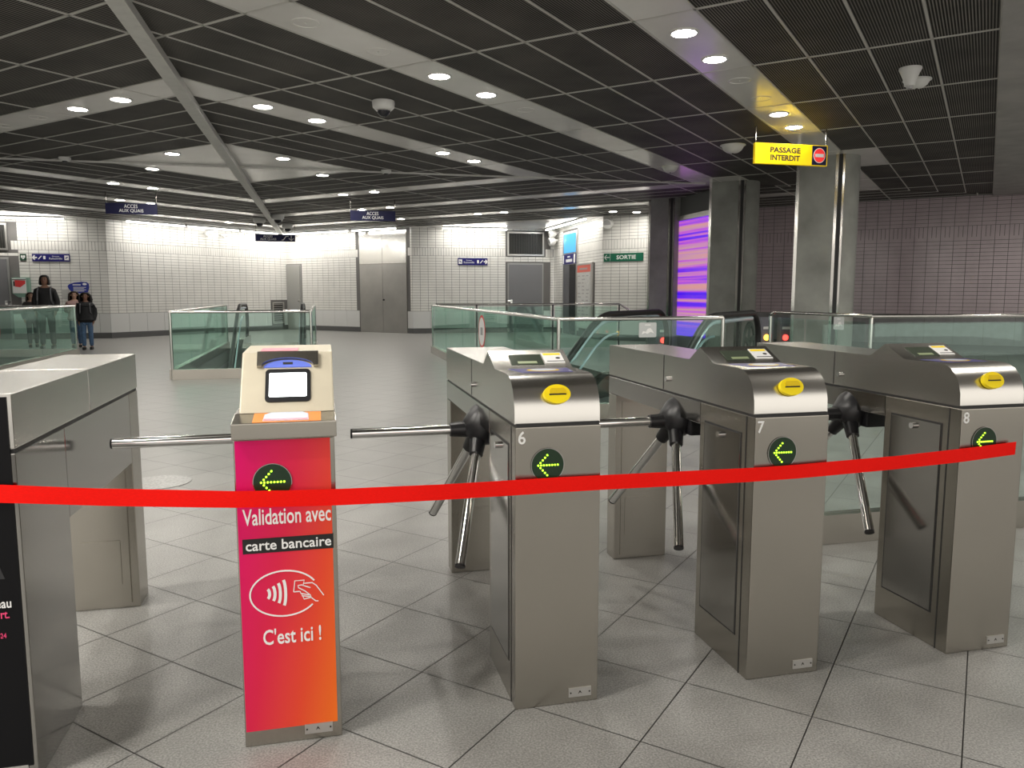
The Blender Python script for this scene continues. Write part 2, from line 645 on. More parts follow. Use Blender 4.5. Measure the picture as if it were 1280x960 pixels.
panels, bars = [], []
for q in range(4):
    ok = range(-7, 12)
    for k in range(-4, 15):
        v0 = VB + PW * k
        for j in range(-8, 9):
            strip = (k % 5 == 0) or (q == 0 and (k, j) in ((-1, 4), (4, 5)))
            u0 = UB + UL * j
            g = .012
            cell = [UV(u0 + g, v0 + g), UV(u0 + UL - g, v0 + g), UV(u0 + UL - g, v0 + PW - g), UV(u0 + g, v0 + PW - g)]
            cell = clip(clip(cell, -1, 0, -XM - .02), 0, 1, YM - .02)
            if area(cell) < .002:
                continue
            p = room_clip(mirror(cell, q))
            if area(p) < .004:
                continue
            cx, cy = sum(a[0] for a in p) / len(p), sum(a[1] for a in p) / len(p)
            panels.append((seen(cx, cy, CZ), p, strip, q))
    # long bars and cross bars
    for k in range(-4, 16):
        v0 = VB + PW * k
        if v0 > 9.2:
            break
        c = [UV(-12, v0 - .010), UV(24, v0 - .010), UV(24, v0 + .010), UV(-12, v0 + .010)]
        c = clip(clip(c, -1, 0, -XM), 0, 1, YM)
        bars.append(room_clip(mirror(c, q)) if c else [])
    for j in range(-8, 9):
        u0 = UB + UL * j
        c = [UV(u0 - .014, -8), UV(u0 + .014, -8), UV(u0 + .014, VB + PW * 15), UV(u0 - .014, VB + PW * 15)]
        c = clip(clip(c, -1, 0, -XM), 0, 1, YM)
        bars.append(room_clip(mirror(c, q)) if c else [])
    # central mirror-like plate, one triangle per quadrant
    c = [UV(-4, VB + PW * 15), UV(24, VB + PW * 15), UV(24, VB + PW * 15 + 9), UV(-4, VB + PW * 15 + 9)]
    c = clip(clip(c, -1, 0, -XM - .01), 0, 1, YM - .01)
    c = mirror(c, q)
    mm = MB(); mm.prism(c, CZ, CZ + .02)
    mm.build('plate_panel', STRIP, CEIL)
panels.sort(key=lambda c: -c[0])
rest = {}
n_single = 0
for sc, p, strip, q in panels:
    material = STRIP if strip else (PANEL_V if q in (0, 3) else PANEL_U)
    z = CZ - .004 if strip else CZ
    if sc > 0 and (strip or n_single < 300):
        n_single += not strip
        mm = MB(); mm.prism(p, z, CZ + .022)
        mm.build('strip_panel' if strip else 'ceiling_panel', material, CEIL)
    else:
        rest.setdefault(material.name, MB()).prism(p, z, CZ + .022)
for nm, mm in rest.items():
    o = mm.build('ceiling_panels', bpy.data.materials[nm], CEIL)
    o['kind'] = 'stuff'
for p in bars:
    if area(p) > .01:
        mm = MB(); mm.prism(p, CZ - .006, CZ + .02)
        mm.build('grid_bar', GRIDBAR, CEIL)
mm = MB(); mm.box(XM - .05, -3, CZ - .09, XM + .05, 27.6, CZ - .006); mm.box(XM - .065, -3, CZ - .10, XM + .065, 27.6, CZ - .09)
tag(mm.build('ceiling_beam', BEAMGREY), 'long light grey steel beam running under the ceiling away from the viewer', 'beam')
mm = MB(); mm.box(-13, YM - .02, CZ - .03, 7.0, YM + .02, CZ - .004)
tag(mm.build('ceiling_rail', BEAMGREY), 'thin grey rail crossing the ceiling from side to side', 'rail')
# concrete soffit on the right
m = MB()
p = [UV(-9, .036), UV(19.27, .036), UV(19.27, -8), UV(-9, -8)]
m.prism(clip(p, 0, -1, 3), CZ - .03, CZ + .02)
for j in range(-3, 9):
    pass
struct(m.build('ceiling', CONCRETE_L))

# ------------------------------------------------------------------ walls
BANDZ = (2.43, 2.68)


def tiled_wall(name, p0, d, nrm, L, top=CZ, holes=(), tilem=TILEW, basem=PANELW, singles=0, base_h=.70, z_from=0.0):
    """wall starting at p0 (x,y), running along d for L metres; nrm points into the room"""
    fr = Matrix(((d[0], 0, nrm[0], p0[0]), (d[1], 0, nrm[1], p0[1]), (0, 1, 0, 0), (0, 0, 0, 1)))
    m = MB(fr)
    m.box(0, 0, -.16, L, top + .03, -.008)
    wall = struct(m.build('wall_' + name, GROUT))

    def hit(a, b, c, e):
        return any(a < h[1] - .01 and b > h[0] + .01 and c < h[3] - .01 and e > h[2] + .01 for h in holes)
    cand = []
    TW, TH, g = .25, .0824, .005
    ncol = int(math.ceil(L / TW))
    rows = []
    z = base_h
    while z < BANDZ[0] - .02:
        rows.append((z, z + TH)); z += TH
    z = BANDZ[1]
    while z < top - .02:
        rows.append((z, min(top, z + TH))); z += TH
    for a, b in rows:
        for c in range(ncol):
            s0, s1 = c * TW, min(L, c * TW + TW)
            if s1 - s0 > .04 and not hit(s0, s1, a, b):
                cand.append((s0 + g, a + g * .8, s1 - g, b - g * .8))
    for c in range(int(L / (TW / 3)) + 1):
        s0, s1 = c * TW / 3, min(L, (c + 1) * TW / 3)
        if s1 - s0 > .03 and not hit(s0, s1, *BANDZ):
            cand.append((s0 + g, BANDZ[0] + g, s1 - g, BANDZ[1] - g))
    st = MB(fr)
    cnt = 0
    sc = []
    for t in cand:
        cw = fr @ Vector(((t[0] + t[2]) / 2, (t[1] + t[3]) / 2, 0))
        sc.append((seen(*cw) if t[1] > .9 else 0, t))
    sc.sort(key=lambda e: -e[0])
    protos = {}
    for s_, t in sc:
        if cnt < singles and s_ > 0:
            key = (round(t[2] - t[0], 3), round(t[3] - t[1], 3))
            if key not in protos:
                tm = MB(); tm.box(0, 0, -.009, key[0], key[1], 0)
                protos[key] = tm.build('tile', tilem, wall, local=True)
                ob = protos[key]
            else:
                ob = share(protos[key], 'tile', wall)
            ob.matrix_basis = fr @ Matrix.Translation((t[0], t[1], random.uniform(-.001, .001)))
            cnt += 1
        else:
            z = random.uniform(-.0012, .0012)
            x0, y0, x1, y1 = t
            st.add([(x0, y0, -.009), (x1, y0, -.009), (x1, y1, -.009), (x0, y1, -.009), (x0, y0, z), (x1, y0, z), (x1, y1, z), (x0, y1, z)],
                   [(4, 5, 6, 7), (0, 1, 5, 4), (1, 2, 6, 5), (2, 3, 7, 6), (3, 0, 4, 7)])
    if st.v:
        o = st.build('wall_tiles', tilem, wall)
        o['kind'] = 'stuff'
    # large base panels
    bw = .56
    for c in range(int(math.ceil(L / bw))):
        s0, s1 = c * bw, min(L, c * bw + bw)
        pieces = [(s0, s1)]
        for h in holes:
            if h[2] < .3:
                nx = []
                for a, b in pieces:
                    if b <= h[0] or a >= h[1]:
                        nx.append((a, b))
                    else:
                        if h[0] - a > .05:
                            nx.append((a, h[0]))
                        if b - h[1] > .05:
                            nx.append((h[1], b))
                pieces = nx
        for a, b in pieces:
            if b - a > .05:
                bm_ = MB(fr); bm_.box(a + .004, .16, -.009, b - .004, base_h - .006, 0)
                bm_.build('base_panel', basem, wall)
    bb = MB(fr)
    cur = 0.0
    for h in sorted([h for h in holes if h[2] < .1]):
        if h[0] > cur:
            bb.box(cur, 0, -.009, h[0], .155, .012)
        cur = h[1]
    if cur < L:
        bb.box(cur, 0, -.009, L, .155, .012)
    if bb.v:
        struct(bb.build('baseboard_' + name, BASE))
    return wall, fr


UW, VW = 19.3, 21.0
U_ = (S, S); V_ = (-S, S)
corner = UV(UW, VW)
# left far wall (runs along u), from the left alcove corner to the far corner
yl, yr = 23.9, 24.55
uL = yl / S - VW                       # u where the left wall meets the alcove back wall
pL = UV(uL, VW)
wl, frL = tiled_wall('far_left', pL, U_, (S, -S), UW - uL, holes=[(UW - uL - .72, UW - uL - .16, .2, .98)])
# right far wall (runs from the alcove corner along v to the far corner)
vR = yr / S - UW
pR = UV(UW, vR)
lenR = VW - vR
e0, e1 = 15.62 - vR, 17.60 - vR        # lift recess
d0, d1 = 20.28 - vR, lenR - .02        # corner door
wr, frR = tiled_wall('far_right', UV(UW, VW), (S, -S), (-S, -S), lenR,
                     holes=[(lenR - e1, lenR - e0, 0, CZ), (lenR - d1, lenR - d0, 0, 2.26)])
# alcove back walls face the camera
XS = 7.35
wal, frAL = tiled_wall('alcove_left', (pL[0] - 4.2, yl), (1, 0), (0, -1), 4.2, holes=[(.80, 1.77, 0, 2.24), (.80, 1.77, 2.40, 3.15)])
war, frAR = tiled_wall('alcove_right', (pR[0], yr), (1, 0), (0, -1), XS - pR[0], holes=[(5.80 - pR[0], 7.02 - pR[0], 0, 2.24), (5.80 - pR[0], 7.02 - pR[0], 2.46, 3.24)])
# alcove side wall at x = XS, facing left
ySide0 = UW / S - XS                   # where it meets the plane of the far right wall
was, frAS = tiled_wall('alcove_side', (XS, yr), (0, -1), (-1, 0), yr - ySide0, holes=[(yr - 23.45, yr - 22.05, 0, 3.12), (yr - 21.95, yr - 20.55, .25, 2.10)])
# exit sign wall, in the plane of the far right wall
vS = (ySide0 - XS) * S
ws, frS = tiled_wall('exit', UV(UW, vS), (S, -S), (-S, -S), vS - 6.2, singles=0)
# mauve wall further right in the same plane
wp, frP = tiled_wall('mauve', UV(UW, 6.2), (S, -S), (-S, -S), 12.0, tilem=TILEP, basem=PANELG, singles=300, base_h=.80)
m = MB()
m.prism([UV(UW - .03, vR + .3), UV(UW - .03, vS - .3), (XS, yr), (pR[0], yr)], CZ - .002, CZ + .025)
struct(m.build('ceiling', STRIP))
# side walls of the hall, outside the frame
for nm, bx in (('left', (-13.2, -3, 0, -13, 24, CZ)), ('right', (15, -3, 0, 15.2, 12, CZ)), ('left_alcove', (-13.2, yl, 0, pL[0] - 4.2, yl + .2, CZ))):
    mm = MB(); mm.box(*bx)
    struct(mm.build('wall_' + nm, TILEW))
m = MB()
m.prism([UV(uL + .3, VW - .03), (pL[0], yl), (pL[0] - 4.2, yl), UV(uL - 3.2, VW - .03)], CZ - .002, CZ + .025)
struct(m.build('ceiling', STRIP))


# ------------------------------------------------------------------ lamps
def area_light(name, loc, size, watts, parent=None, size_y=None, rot=(0, 0, 0), color=(1, .95, .87), spread=math.pi):
    d = bpy.data.lights.new(name, 'AREA')
    d.shape = 'RECTANGLE' if size_y else 'DISK'
    d.size = size
    if size_y:
        d.size_y = size_y
    d.energy = watts
    d.color = color
    d.spread = spread
    o = bpy.data.objects.new(name, d)
    COL.objects.link(o)
    if parent:
        o.parent = parent
        o.location = Vector(loc) - parent.location
    else:
        o.location = loc
    o.rotation_euler = rot
    return o


_dl = None


def downlight(u, v, label, z=CZ - .004, watts=None):
    global _dl
    x, y = UV(u, v)
    t = thing('downlight', label, 'ceiling light', (x, y, z), group='recessed ceiling downlights')
    if _dl is None:
        ring = MB(); ring.lathe([(.098, 0), (.118, 0), (.120, -.006), (.098, -.008), (.098, 0)], n=28)
        a = ring.build('trim_ring', WHITEPL, t, True, True)
        le = MB(); le.lathe([(.097, -.002), (.085, -.010), (.05, -.014), (.001, -.015)], n=28)
        b = le.build('lens', LENS, t, True, True)
        _dl = (a, b)
    else:
        share(_dl[0], 'trim_ring', t); share(_dl[1], 'lens', t)
    area_light('downlight_lamp', (x, y, z - .026), .18, watts or DOWN_W, t)
    return t


ORD = ['nearest', 'second', 'third', 'fourth', 'fifth', 'sixth', 'seventh', 'eighth']


def run(coords, where):
    for i, (u, v) in enumerate(coords):
        downlight(u, v, '%s lit round downlight %s' % (ORD[i], where))


run([(6.18, 2.175), (6.99, 2.175), (9.45, 2.175), (10.27, 2.175)], 'on the white ceiling strip above the yellow hanging sign')
run([(6.16, 4.56), (6.97, 4.56)], 'on the white ceiling strip right of the dome camera')
run([(6.12, 6.94), (6.93, 6.94), (9.44, 6.94), (10.25, 6.94)], 'on the white strip leading right from the long beam')
run([(5.12, 7.98), (5.12, 8.79)], 'on the white strip left of the long beam')
run([(7.42, 10.38), (8.12, 11.9)], 'on the left edge of the shiny diamond plate')
run([(8.55, 9.30), (10.08, 10.0)], 'on the right edge of the shiny diamond plate')
run([(8.77, 14.05), (9.58, 14.05)], 'just above the left blue hanging sign, nearer row')
run([(10.4, 16.45), (11.15, 16.45)], 'just above the left blue hanging sign, farther row')
run([(12.24, 10.72), (12.24, 11.57)], 'just left of and above the right blue hanging sign, nearer row')
run([(14.62, 12.32), (14.62, 13.22)], 'just above the right blue hanging sign, farther row')
run([(17.0, 10.6), (17.0, 11.4), (17.0, 13.94)], 'on the last strip before the far right wall')
run([(18.25, 8.16), (18.68, 7.7)], 'close to the wall above the green exit sign')
run([(15.2, 18.84), (12.0, 18.84)], 'on the last strip before the far left wall')
# unseen downlights added along the strips to brighten the turnstile side
for n_, (v, us) in enumerate([(2.175, (3.72, 2.9, .42, -.4, -2.86, -3.68)), (4.56, (2.88, 2.06, -.4, -1.22, -3.5))]):
    for i, u in enumerate(us):
        downlight(u, v, '%s added fill downlight on strip %s overhead behind the viewer, out of frame' % (ORD[i], ['one', 'two'][n_]), watts=NEAR_W if u + v < 4.6 else DOWN_W)
for i, (u, v) in enumerate([(2.75, 5.5), (2.75, 6.3), (2.75, 8.8), (2.75, 9.6), (.35, 4.0), (.35, 6.5), (-2.0, 3.0)]):  # more added downlights, out of view, for extra light from the left
    downlight(u, v, '%s added fill downlight on the left strips beside the viewer, out of frame' % ORD[i], watts=NEAR_W if u + v < 4.6 else DOWN_W)
for i, (u, v) in enumerate([(4.5, -1.2), (7.5, -1.6), (10.5, -1.6), (13.2, -1.9), (16.0, -2.2)]):  # unseen lamps added in the soffit to lift the mauve wall
    downlight(u, v, '%s added fill downlight in the concrete soffit at right, out of frame' % ORD[i], z=CZ - .034, watts=NEAR_W)


def blank(u, v, label):
    x, y = UV(u, v)
    m = MB(); m.lathe([(.108, 0), (.108, -.003), (.100, -.004), (.100, -.001)], (x, y, CZ - .004), 28)
    m.lathe([(.006, -.001), (.006, -.006), (.001, -.006)], (x, y, CZ - .004), 8)
    tag(m.build('blank_cover', STRIP, smooth=True), label, 'ceiling cover', 'round blank ceiling covers')


for i, (u, v) in enumerate([(4.46, 4.555), (5.29, 4.555), (7.76, 4.555)]):
    blank(u, v, '%s round blank cover on the white strip right of the dome camera' % ORD[i])
for i, (u, v) in enumerate([(7.80, 2.175), (8.62, 2.175)]):
    blank(u, v, '%s round blank cover on the strip above the yellow sign' % ORD[i])
for i, (u, v) in enumerate([(5.12, 9.61), (5.12, 10.45)]):
    blank(u, v, '%s round blank cover on the white strip left of the long beam' % ORD[i])


def cove(p0, p1, nrm, label):
    p0, p1 = Vector((*p0, CZ - .06)), Vector((*p1, CZ - .06))
    d = (p1 - p0)
    L = d.length
    mid = (p0 + p1) / 2 + Vector((*nrm, 0)) * .42
    ang = math.atan2(d.y, d.x)
    t = thing('cove_light', label, 'wall light', (mid.x, mid.y, mid.z), ang, 'light strips along the wall tops')
    b = MB(); b.box(-L / 2, -.045, .02, L / 2, .045, .052)
    b.build('housing', WHITEPL, t, local=True)
    b = MB(); b.box(-L / 2 + .02, -.03, -.012, L / 2 - .02, .03, .02)
    b.build('tube', TUBE, t, local=True)
    lo = area_light('cove_lamp', (mid.x, mid.y, mid.z - .03), L, COVE_W * L, t, .08)
    lo.location = (0, 0, -.03)


s_ = UV(uL + .3, VW); e_ = UV(UW - .3, VW)
for i in range(3):
    a = Vector(s_).lerp(Vector(e_), i / 3 + .01); b = Vector(s_).lerp(Vector(e_), (i + 1) / 3 - .01)
    cove(a, b, (S, -S), '%s light strip along the top of the far left tiled wall' % ['left', 'middle', 'right'][i])
s_ = UV(UW, VW - .3); e_ = UV(UW, 17.7)
cove(s_, e_, (-S, -S), 'light strip along the wall top between the corner door and the lift')
cove((pR[0] + .9, yr), (5.7, yr), (0, -1), 'light strip above the right blue wall sign')
cove((XS, yr - .6), (XS, ySide0 + .25), (-1, 0), 'light strip above the white notice board')
cove((pL[0] - 3.9, yl), (pL[0] - .9, yl), (0, -1), 'light strip above the left blue wall sign')
cove(UV(UW, 17.5), UV(UW, 15.7), (-S, -S), 'light strip above the steel lift doors')

# ------------------------------------------------------------------ turnstiles
TWD = .262
X6, X7, X8, X5, XL = .532, 1.306, 2.078, -.241, -1.007
YF = 2.15
CAPP = [(.010, .872), (.012, .915), (.020, .945), (.034, .972), (.055, .993), (.082, 1.006), (.115, 1.010), (.280, 1.010),
        (.385, 1.060), (.465, 1.010), (1.285, 1.010), (1.285, .872)]


def beam_and_posts(t, beam_z=.785, rear_y=1.19, y0=0.0):
    W = TWD
    p = MB(); p.box(0, y0, 0, W, .365, .864)
    p.build('front_pillar', STEEL, t, local=True, bevel=.003)
    p = MB(); p.box(0, .367, beam_z, W, 1.285, .864)
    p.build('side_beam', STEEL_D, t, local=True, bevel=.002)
    p = MB(); p.box(0, rear_y, 0, W, 1.285, beam_z - .002)
    rp = p.build('rear_pillar', STEEL, t, local=True, bevel=.003)
    p = MB(); p.box(.03, rear_y - .003, .02, .19, rear_y, beam_z - .03)
    ap = p.build('access_panel', STEEL, t, local=True)
    p = MB(); p.box(.05, rear_y - .005, .12, .17, rear_y - .003, .30)
    p.build('small_hatch', STEEL, ap, local=True)
    # seam lines as thin recess strips
    p = MB()
    p.box(.004, .004, .862, W - .004, 1.280, .874)
    p.build('shadow_gap', DARKGAP, t, local=True)


def side_door(t):
    """hatch on the left side of the front pillar, seams and lock"""
    p = MB(); p.box(-.003, .085, .125, 0, .325, .798)
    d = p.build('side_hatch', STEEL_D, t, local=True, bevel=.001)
    p = MB()
    p.box(-.0012, .079, .119, .0005, .331, .804)
    p.build('hatch_seam', DARKGAP, t, local=True)
    p = MB(); p.tube([(-.003, .21, .775), (-.016, .21, .775)], .011, 14)
    p.build('lock', CHROME, d, True, True)
    p = MB(); p.box(-.0015, .050, .0, .0005, .054, .862)
    p.build('corner_seam', DARKGAP, t, local=True)


def cap_body(t, prof=CAPP, material=None):
    p = MB(); p.prism(prof, 0, TWD, 'x')
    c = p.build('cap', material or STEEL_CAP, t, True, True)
    p = MB(); p.box(-.0012, .680, .874, .0005, .684, 1.009)
    p.build('cap_seam', DARKGAP, t, local=True)
    p = MB(); p.tube([(0, .64, .918), (-.012, .64, .918)], .010, 14)
    p.build('cap_lock', CHROME, c, True, True)
    return c


def arrow(t, cx, y, cz=.75, r=.049):
    fr = frame((cx, y, cz), (1, 0, 0), (0, 0, 1))
    p = MB(fr); p.prism(ell(0, 0, r, r, 32), -.002, .003)
    d = p.build('arrow_window', LEDBLACK, t, local=True)
    p = MB(fr)
    rim = []
    n = 32
    for k in range(n):
        a0, a1 = 2 * math.pi * k / n, 2 * math.pi * (k + 1) / n
        p.add([(r * math.cos(a0), r * math.sin(a0), .0034), (r * math.cos(a1), r * math.sin(a1), .0034), (r * 1.04 * math.cos(a1), r * 1.04 * math.sin(a1), .0034), (r * 1.04 * math.cos(a0), r * 1.04 * math.sin(a0), .0034)], [(0, 1, 2, 3)])
    p.build('window_rim', STEEL_B, d, local=True)
    pts = [(-.029 + .0085 * k, 0) for k in range(8)]
    pts += [(-.029 + .0068 * k, .0075 * k) for k in range(1, 5)] + [(-.029 + .0068 * k, -.0075 * k) for k in range(1, 5)]
    p = MB(fr)
    for x, z in pts:
        p.prism(ell(x, z, .0028, .0028, 8), .003, .0048)
    p.build('arrow_leds', LED, d, local=True)


def number_plate(t, y, x0=.168, x1=.240):
    p = MB(); p.box(x0, y - .004, .020, x1, y, .048)
    pl = p.build('base_plate', ALU, t, local=True)
    p = MB()
    for x in (x0 + .006, x1 - .006):
        p.tube([(x, y - .004, .034), (x, y - .0055, .034)], .0026, 8)
    p.prism([(x0 + .030, .029), (x0 + .034, .039), (x0 + .037, .039), (x0 + .042, .029), (x0 + .0355, .034)], y - .0046, y - .004, 'y')
    p.build('rivets', DARKTXT, pl, local=True)


def tripod(t, L0=.462, L1=.53, hx=.012, n=3):
    hc = Vector((hx, .59, .762))
    ax = Vector((-S, 0, -S))
    p = MB(); p.box(.03, .50, .715, .22, .70, .785)
    p.build('gear_housing', BLACKP, t, local=True, bevel=.008)
    p = MB()
    p.tube([hc - ax * .075, hc - ax * .03, hc + ax * .02, hc + ax * .05], [.070, .076, .066, .040], 18)
    h = p.build('hub', BLACKP, t, True, True)
    dirs = [(Vector((-1, 0, 0)), L0), (Vector((-.25, .612, -.75)).normalized(), L1), (Vector((-.25, -.612, -.75)).normalized(), L1)]
    for d, L in dirs[:n]:
        p = MB(); p.tube([hc + d * .03, hc + d * .11], [.032, .025], 12)
        p.build('arm_socket', BLACKP, h, True, True)
        p = MB(); p.tube([hc + d * .09, hc + d * (L - .006)], .0175, 16)
        a = p.build('arm', CHROME, t, True, True)
        p = MB(); p.tube([hc + d * (L - .006), hc + d * L], [.0178, .0172], 16)
        p.build('end_cap', BLACKP, a, True, True)


def make_turnstile():
    t = thing('turnstile', '', 'turnstile', (X6, YF, 0))
    beam_and_posts(t)
    side_door(t)
    c = cap_body(t)
    # slot plate on the curved front
    fr = frame((.128, .0115, .957), (1, 0, 0), (0, .36, .93))
    p = MB(fr); p.prism(ell(0, 0, .041, .029, 32), -.010, .006)
    s = p.build('ticket_slot', YELLOW, t, local=True, bevel=.0015)
    p = MB(fr); p.prism([(-.024, .001), (.026, .001), (.026, .010), (.020, .017), (-.018, .017), (-.024, .010)], .006, .0095)
    p.build('slot_hood', YELLOW_D, s, local=True)
    p = MB(fr); p.box(-.025, -.0035, .006, .027, .0005, .0068)
    p.build('slot_opening', DARKGAP, s, local=True)
    # display slope
    fr = frame((0, .465 - .08, 1.0601), (1, 0, 0), (0, .105, .05))
    sl = frame((0, .280, 1.010), (1, 0, 0), (0, .105, .05))
    p = MB(sl); p.box(.062, .020, -.003, .172, .085, .0012)
    d = p.build('display', LCD, t, local=True)
    p = MB(sl); p.box(.085, .026, .0012, .150, .040, .0018)
    p.build('display_line', LCDTXT, d, local=True)
    p = MB(sl); p.box(.178, .028, -.001, .246, .094, .0012)
    k = p.build('instruction_sticker', WHITE, t, local=True)
    p = MB(sl); p.box(.182, .078, .0012, .242, .090, .0018)
    p.build('sticker_band', YELLOW, k, local=True)
    p = MB(sl); p.box(.186, .036, .0012, .246, .040, .0018); p.prism(ell(.228, .058, .008, .006, 12), .0012, .0018)
    p.build('sticker_marks', DARKTXT, k, local=True)
    # card pad
    fl = frame((0, .115, 1.010), (1, 0, 0), (0, 1, 0))
    p = MB(fl); p.prism([(.055, .012), (.215, .012), (.232, .13), (.038, .13)], -.002, .0015)
    k = p.build('card_pad', PURPLEPAD, t, local=True)
    p = MB(fl); p.prism(ell(.135, .07, .052, .040, 28), .0015, .0024)
    e = p.build('pad_target', YELLOW_D, k, local=True)
    p = MB(fl); p.prism(ell(.135, .07, .042, .031, 28), .0024, .0030)
    p.build('pad_centre', PALEBLUE, k, local=True)
    arrow(t, .097, 0)
    number_plate(t, 0)
    tripod(t)
    return t


T6 = make_turnstile()
T6['label'] = 'steel turnstile numbered 6, just right of the red column'
T6['group'] = 'numbered steel turnstiles'
T7 = copy_tree(T6); T7.location = (X7, YF, 0); T7['label'] = 'steel turnstile numbered 7, between turnstiles 6 and 8'
T8 = copy_tree(T6); T8.location = (X8, YF, 0); T8['label'] = 'steel turnstile numbered 8, rightmost in the row'
for t, s in ((T6, '6'), (T7, '7'), (T8, '8')):
    fr = frame((t.location.x, YF, 0), (1, 0, 0), (0, 0, 1))
    text(s, fr, .008, .030, .815, .853, 'number', WHITE, t, bold=.01)

# validator column with the red poster
C5 = thing('validator_column', 'turnstile column with red and orange card payment poster and lit white screen', 'turnstile', (X5, YF, 0))
t = C5
beam_and_posts(t, y0=-.014)
prof = [(-.040, .868), (-.040, .912), (.050, .925), (.205, 1.080), (.45, 1.085), (.60, 1.010), (1.285, 1.010), (1.285, .874), (0.0, .868)]
p = MB(); p.prism([(-.040, .868), (-.040, .912), (.055, .925), (.3, .925), (.3, .868)], -.001, TWD + .006, 'x')
p.build('ledge', STEEL, t, local=True, bevel=.003)
p = MB(); p.prism([(.050, .925), (.205, 1.080), (.45, 1.085), (.60, 1.010), (.60, .925)], .012, TWD + .002, 'x')
head = p.build('head', CREAM, t, local=True, bevel=.004)
p = MB(); p.box(0, .30, .874, TWD, 1.285, 1.010)
p.build('cap', STEEL_CAP, t, local=True)
sl = frame((.012, .050, .925), (1, 0, 0), (0, .155, .155))


def rrect(x0, y0, x1, y1, r, n=5):
    out = []
    for cx, cy, a in ((x1 - r, y0 + r, -90), (x1 - r, y1 - r, 0), (x0 + r, y1 - r, 90), (x0 + r, y0 + r, 180)):
        for i in range(n + 1):
            an = math.radians(a + 90 * i / n)
            out.append((cx + r * math.cos(an), cy + r * math.sin(an)))
    return out


p = MB(sl); p.prism(rrect(.066, .036, .189, .152, .012), -.002, .004)
sc_ = p.build('screen_bezel', BLACKP, t, local=True)
p = MB(sl); p.prism(rrect(.0765, .052, .1785, .137, .004), .004, .005)
p.build('screen', SCREENW, sc_, local=True)
arc = ell(.1265, .160, .072, .030, 16, 0, math.pi)
hood = [(.042, .160), (.042, .213), (.212, .213), (.212, .160)] + [(x, y) for x, y in arc]
p = MB(sl); p.prism([(.042, .160), (.0545, .160)] + arc[::-1] + [(.1985, .160), (.212, .160), (.212, .213), (.042, .213)], .0, .012)
p.build('scanner_hood', STEEL, t, local=True)
p = MB(sl); p.prism(ell(.1265, .1605, .066, .027, 16, 0, math.pi), -.001, .003)
le = p.build('scanner_lens', BLUELENS, t, local=True)
p = MB(sl); p.box(.113, .170, .003, .140, .178, .004)
p.build('scanner_slot', DARKGAP, le, local=True)
top = frame((0, .205, 1.0812), (1, 0, 0), (0, .245, .005))
p = MB(top); p.box(.06, .03, -.001, .165, .12, .0012)
p.build('top_sticker', PALEPINK, t, local=True)
led = frame((0, -.040, .912), (1, 0, 0), (0, .095, .013))
p = MB(led); p.box(.052, .004, -.001, .228, .090, .0012)
st_ = p.build('pad_sticker', ORANGE, t, local=True)
p = MB(led); p.prism([(.078, .012), (.196, .012), (.194, .070), (.178, .088), (.096, .088), (.080, .070)], .0012, .003)
pad = p.build('card_pad', PALEBLUE, st_, local=True)
p = MB(led); p.box(.080, .013, .003, .194, .028, .0034)
p.build('pad_stripe', PALEPINK, st_, local=True)
# poster
PY = -.0145
p = MB(); p.box(.004, PY - .002, .046, TWD - .012, PY, .862)
po = p.build('poster', POSTER, t, local=True)
fr = frame((X5, YF + PY - .002, 0), (1, 0, 0), (0, 0, 1))
text('Validation avec', fr, .017, .247, .631, .676, 'poster_text', WHITE, po, bold=.012)
p = MB(fr); p.box(.014, .553, 0, .252, .594, .001)
blk = p.build('text_band', mat('poster_black', (.005, .005, .005), .4), po)
text('carte bancaire', fr, .022, .246, .561, .589, 'poster_text', WHITE, po, bold=.012, lift=.0016)
text("C'est ici !", fr, .058, .212, .292, .337, 'poster_text', WHITE, po, bold=.012)
p = MB(fr)
stroke(p, ell(.118, .435, .090, .064, 40, math.radians(28), math.radians(325)), .0042, .0004, .0014)
for i, (cx, ht) in enumerate([(.079, .013), (.093, .0205), (.107, .028), (.121, .036)]):
    stroke(p, [(cx + .0075 * math.cos(a) - .0075, .437 + ht * math.sin(a) / math.sin(1.2)) for a in [(-1.2 + 2.4 * k / 12) for k in range(13)]], .0078, .0004, .0014)
p.build('contactless_symbol', WHITE, po)
p = MB(fr)
stroke(p, [(.142, .437), (.146, .468), (.171, .468), (.167, .452)], .0026, .0004, .0014)
stroke(p, [(.142, .437), (.158, .437)], .0026, .0004, .0014)
stroke(p, [(.187, .445), (.163, .455), (.154, .454), (.155, .448), (.172, .437), (.186, .424), (.188, .417), (.200, .406), (.207, .405)], .0026, .0004, .0014)
stroke(p, [(.170, .459), (.192, .459), (.203, .450), (.222, .420)], .0026, .0004, .0014)
stroke(p, [(.159, .437), (.161, .431), (.184, .424)], .0026, .0004, .0014)
stroke(p, [(.164, .429), (.164, .424), (.186, .419)], .0026, .0004, .0014)
stroke(p, [(.166, .423), (.169, .414), (.188, .417)], .0026, .0004, .0014)
p.build('card_hand_drawing', WHITE, po)
p = MB(); p.prism([(.0, .045), (TWD - .012, .046), (.0, .0455)], PY - .0022, PY - .002, 'y')
arrow(t, .097, PY - .002, .748)
number_plate(t, PY - .001, .160, .236)
tripod(t, .53, .5, .085, 1)

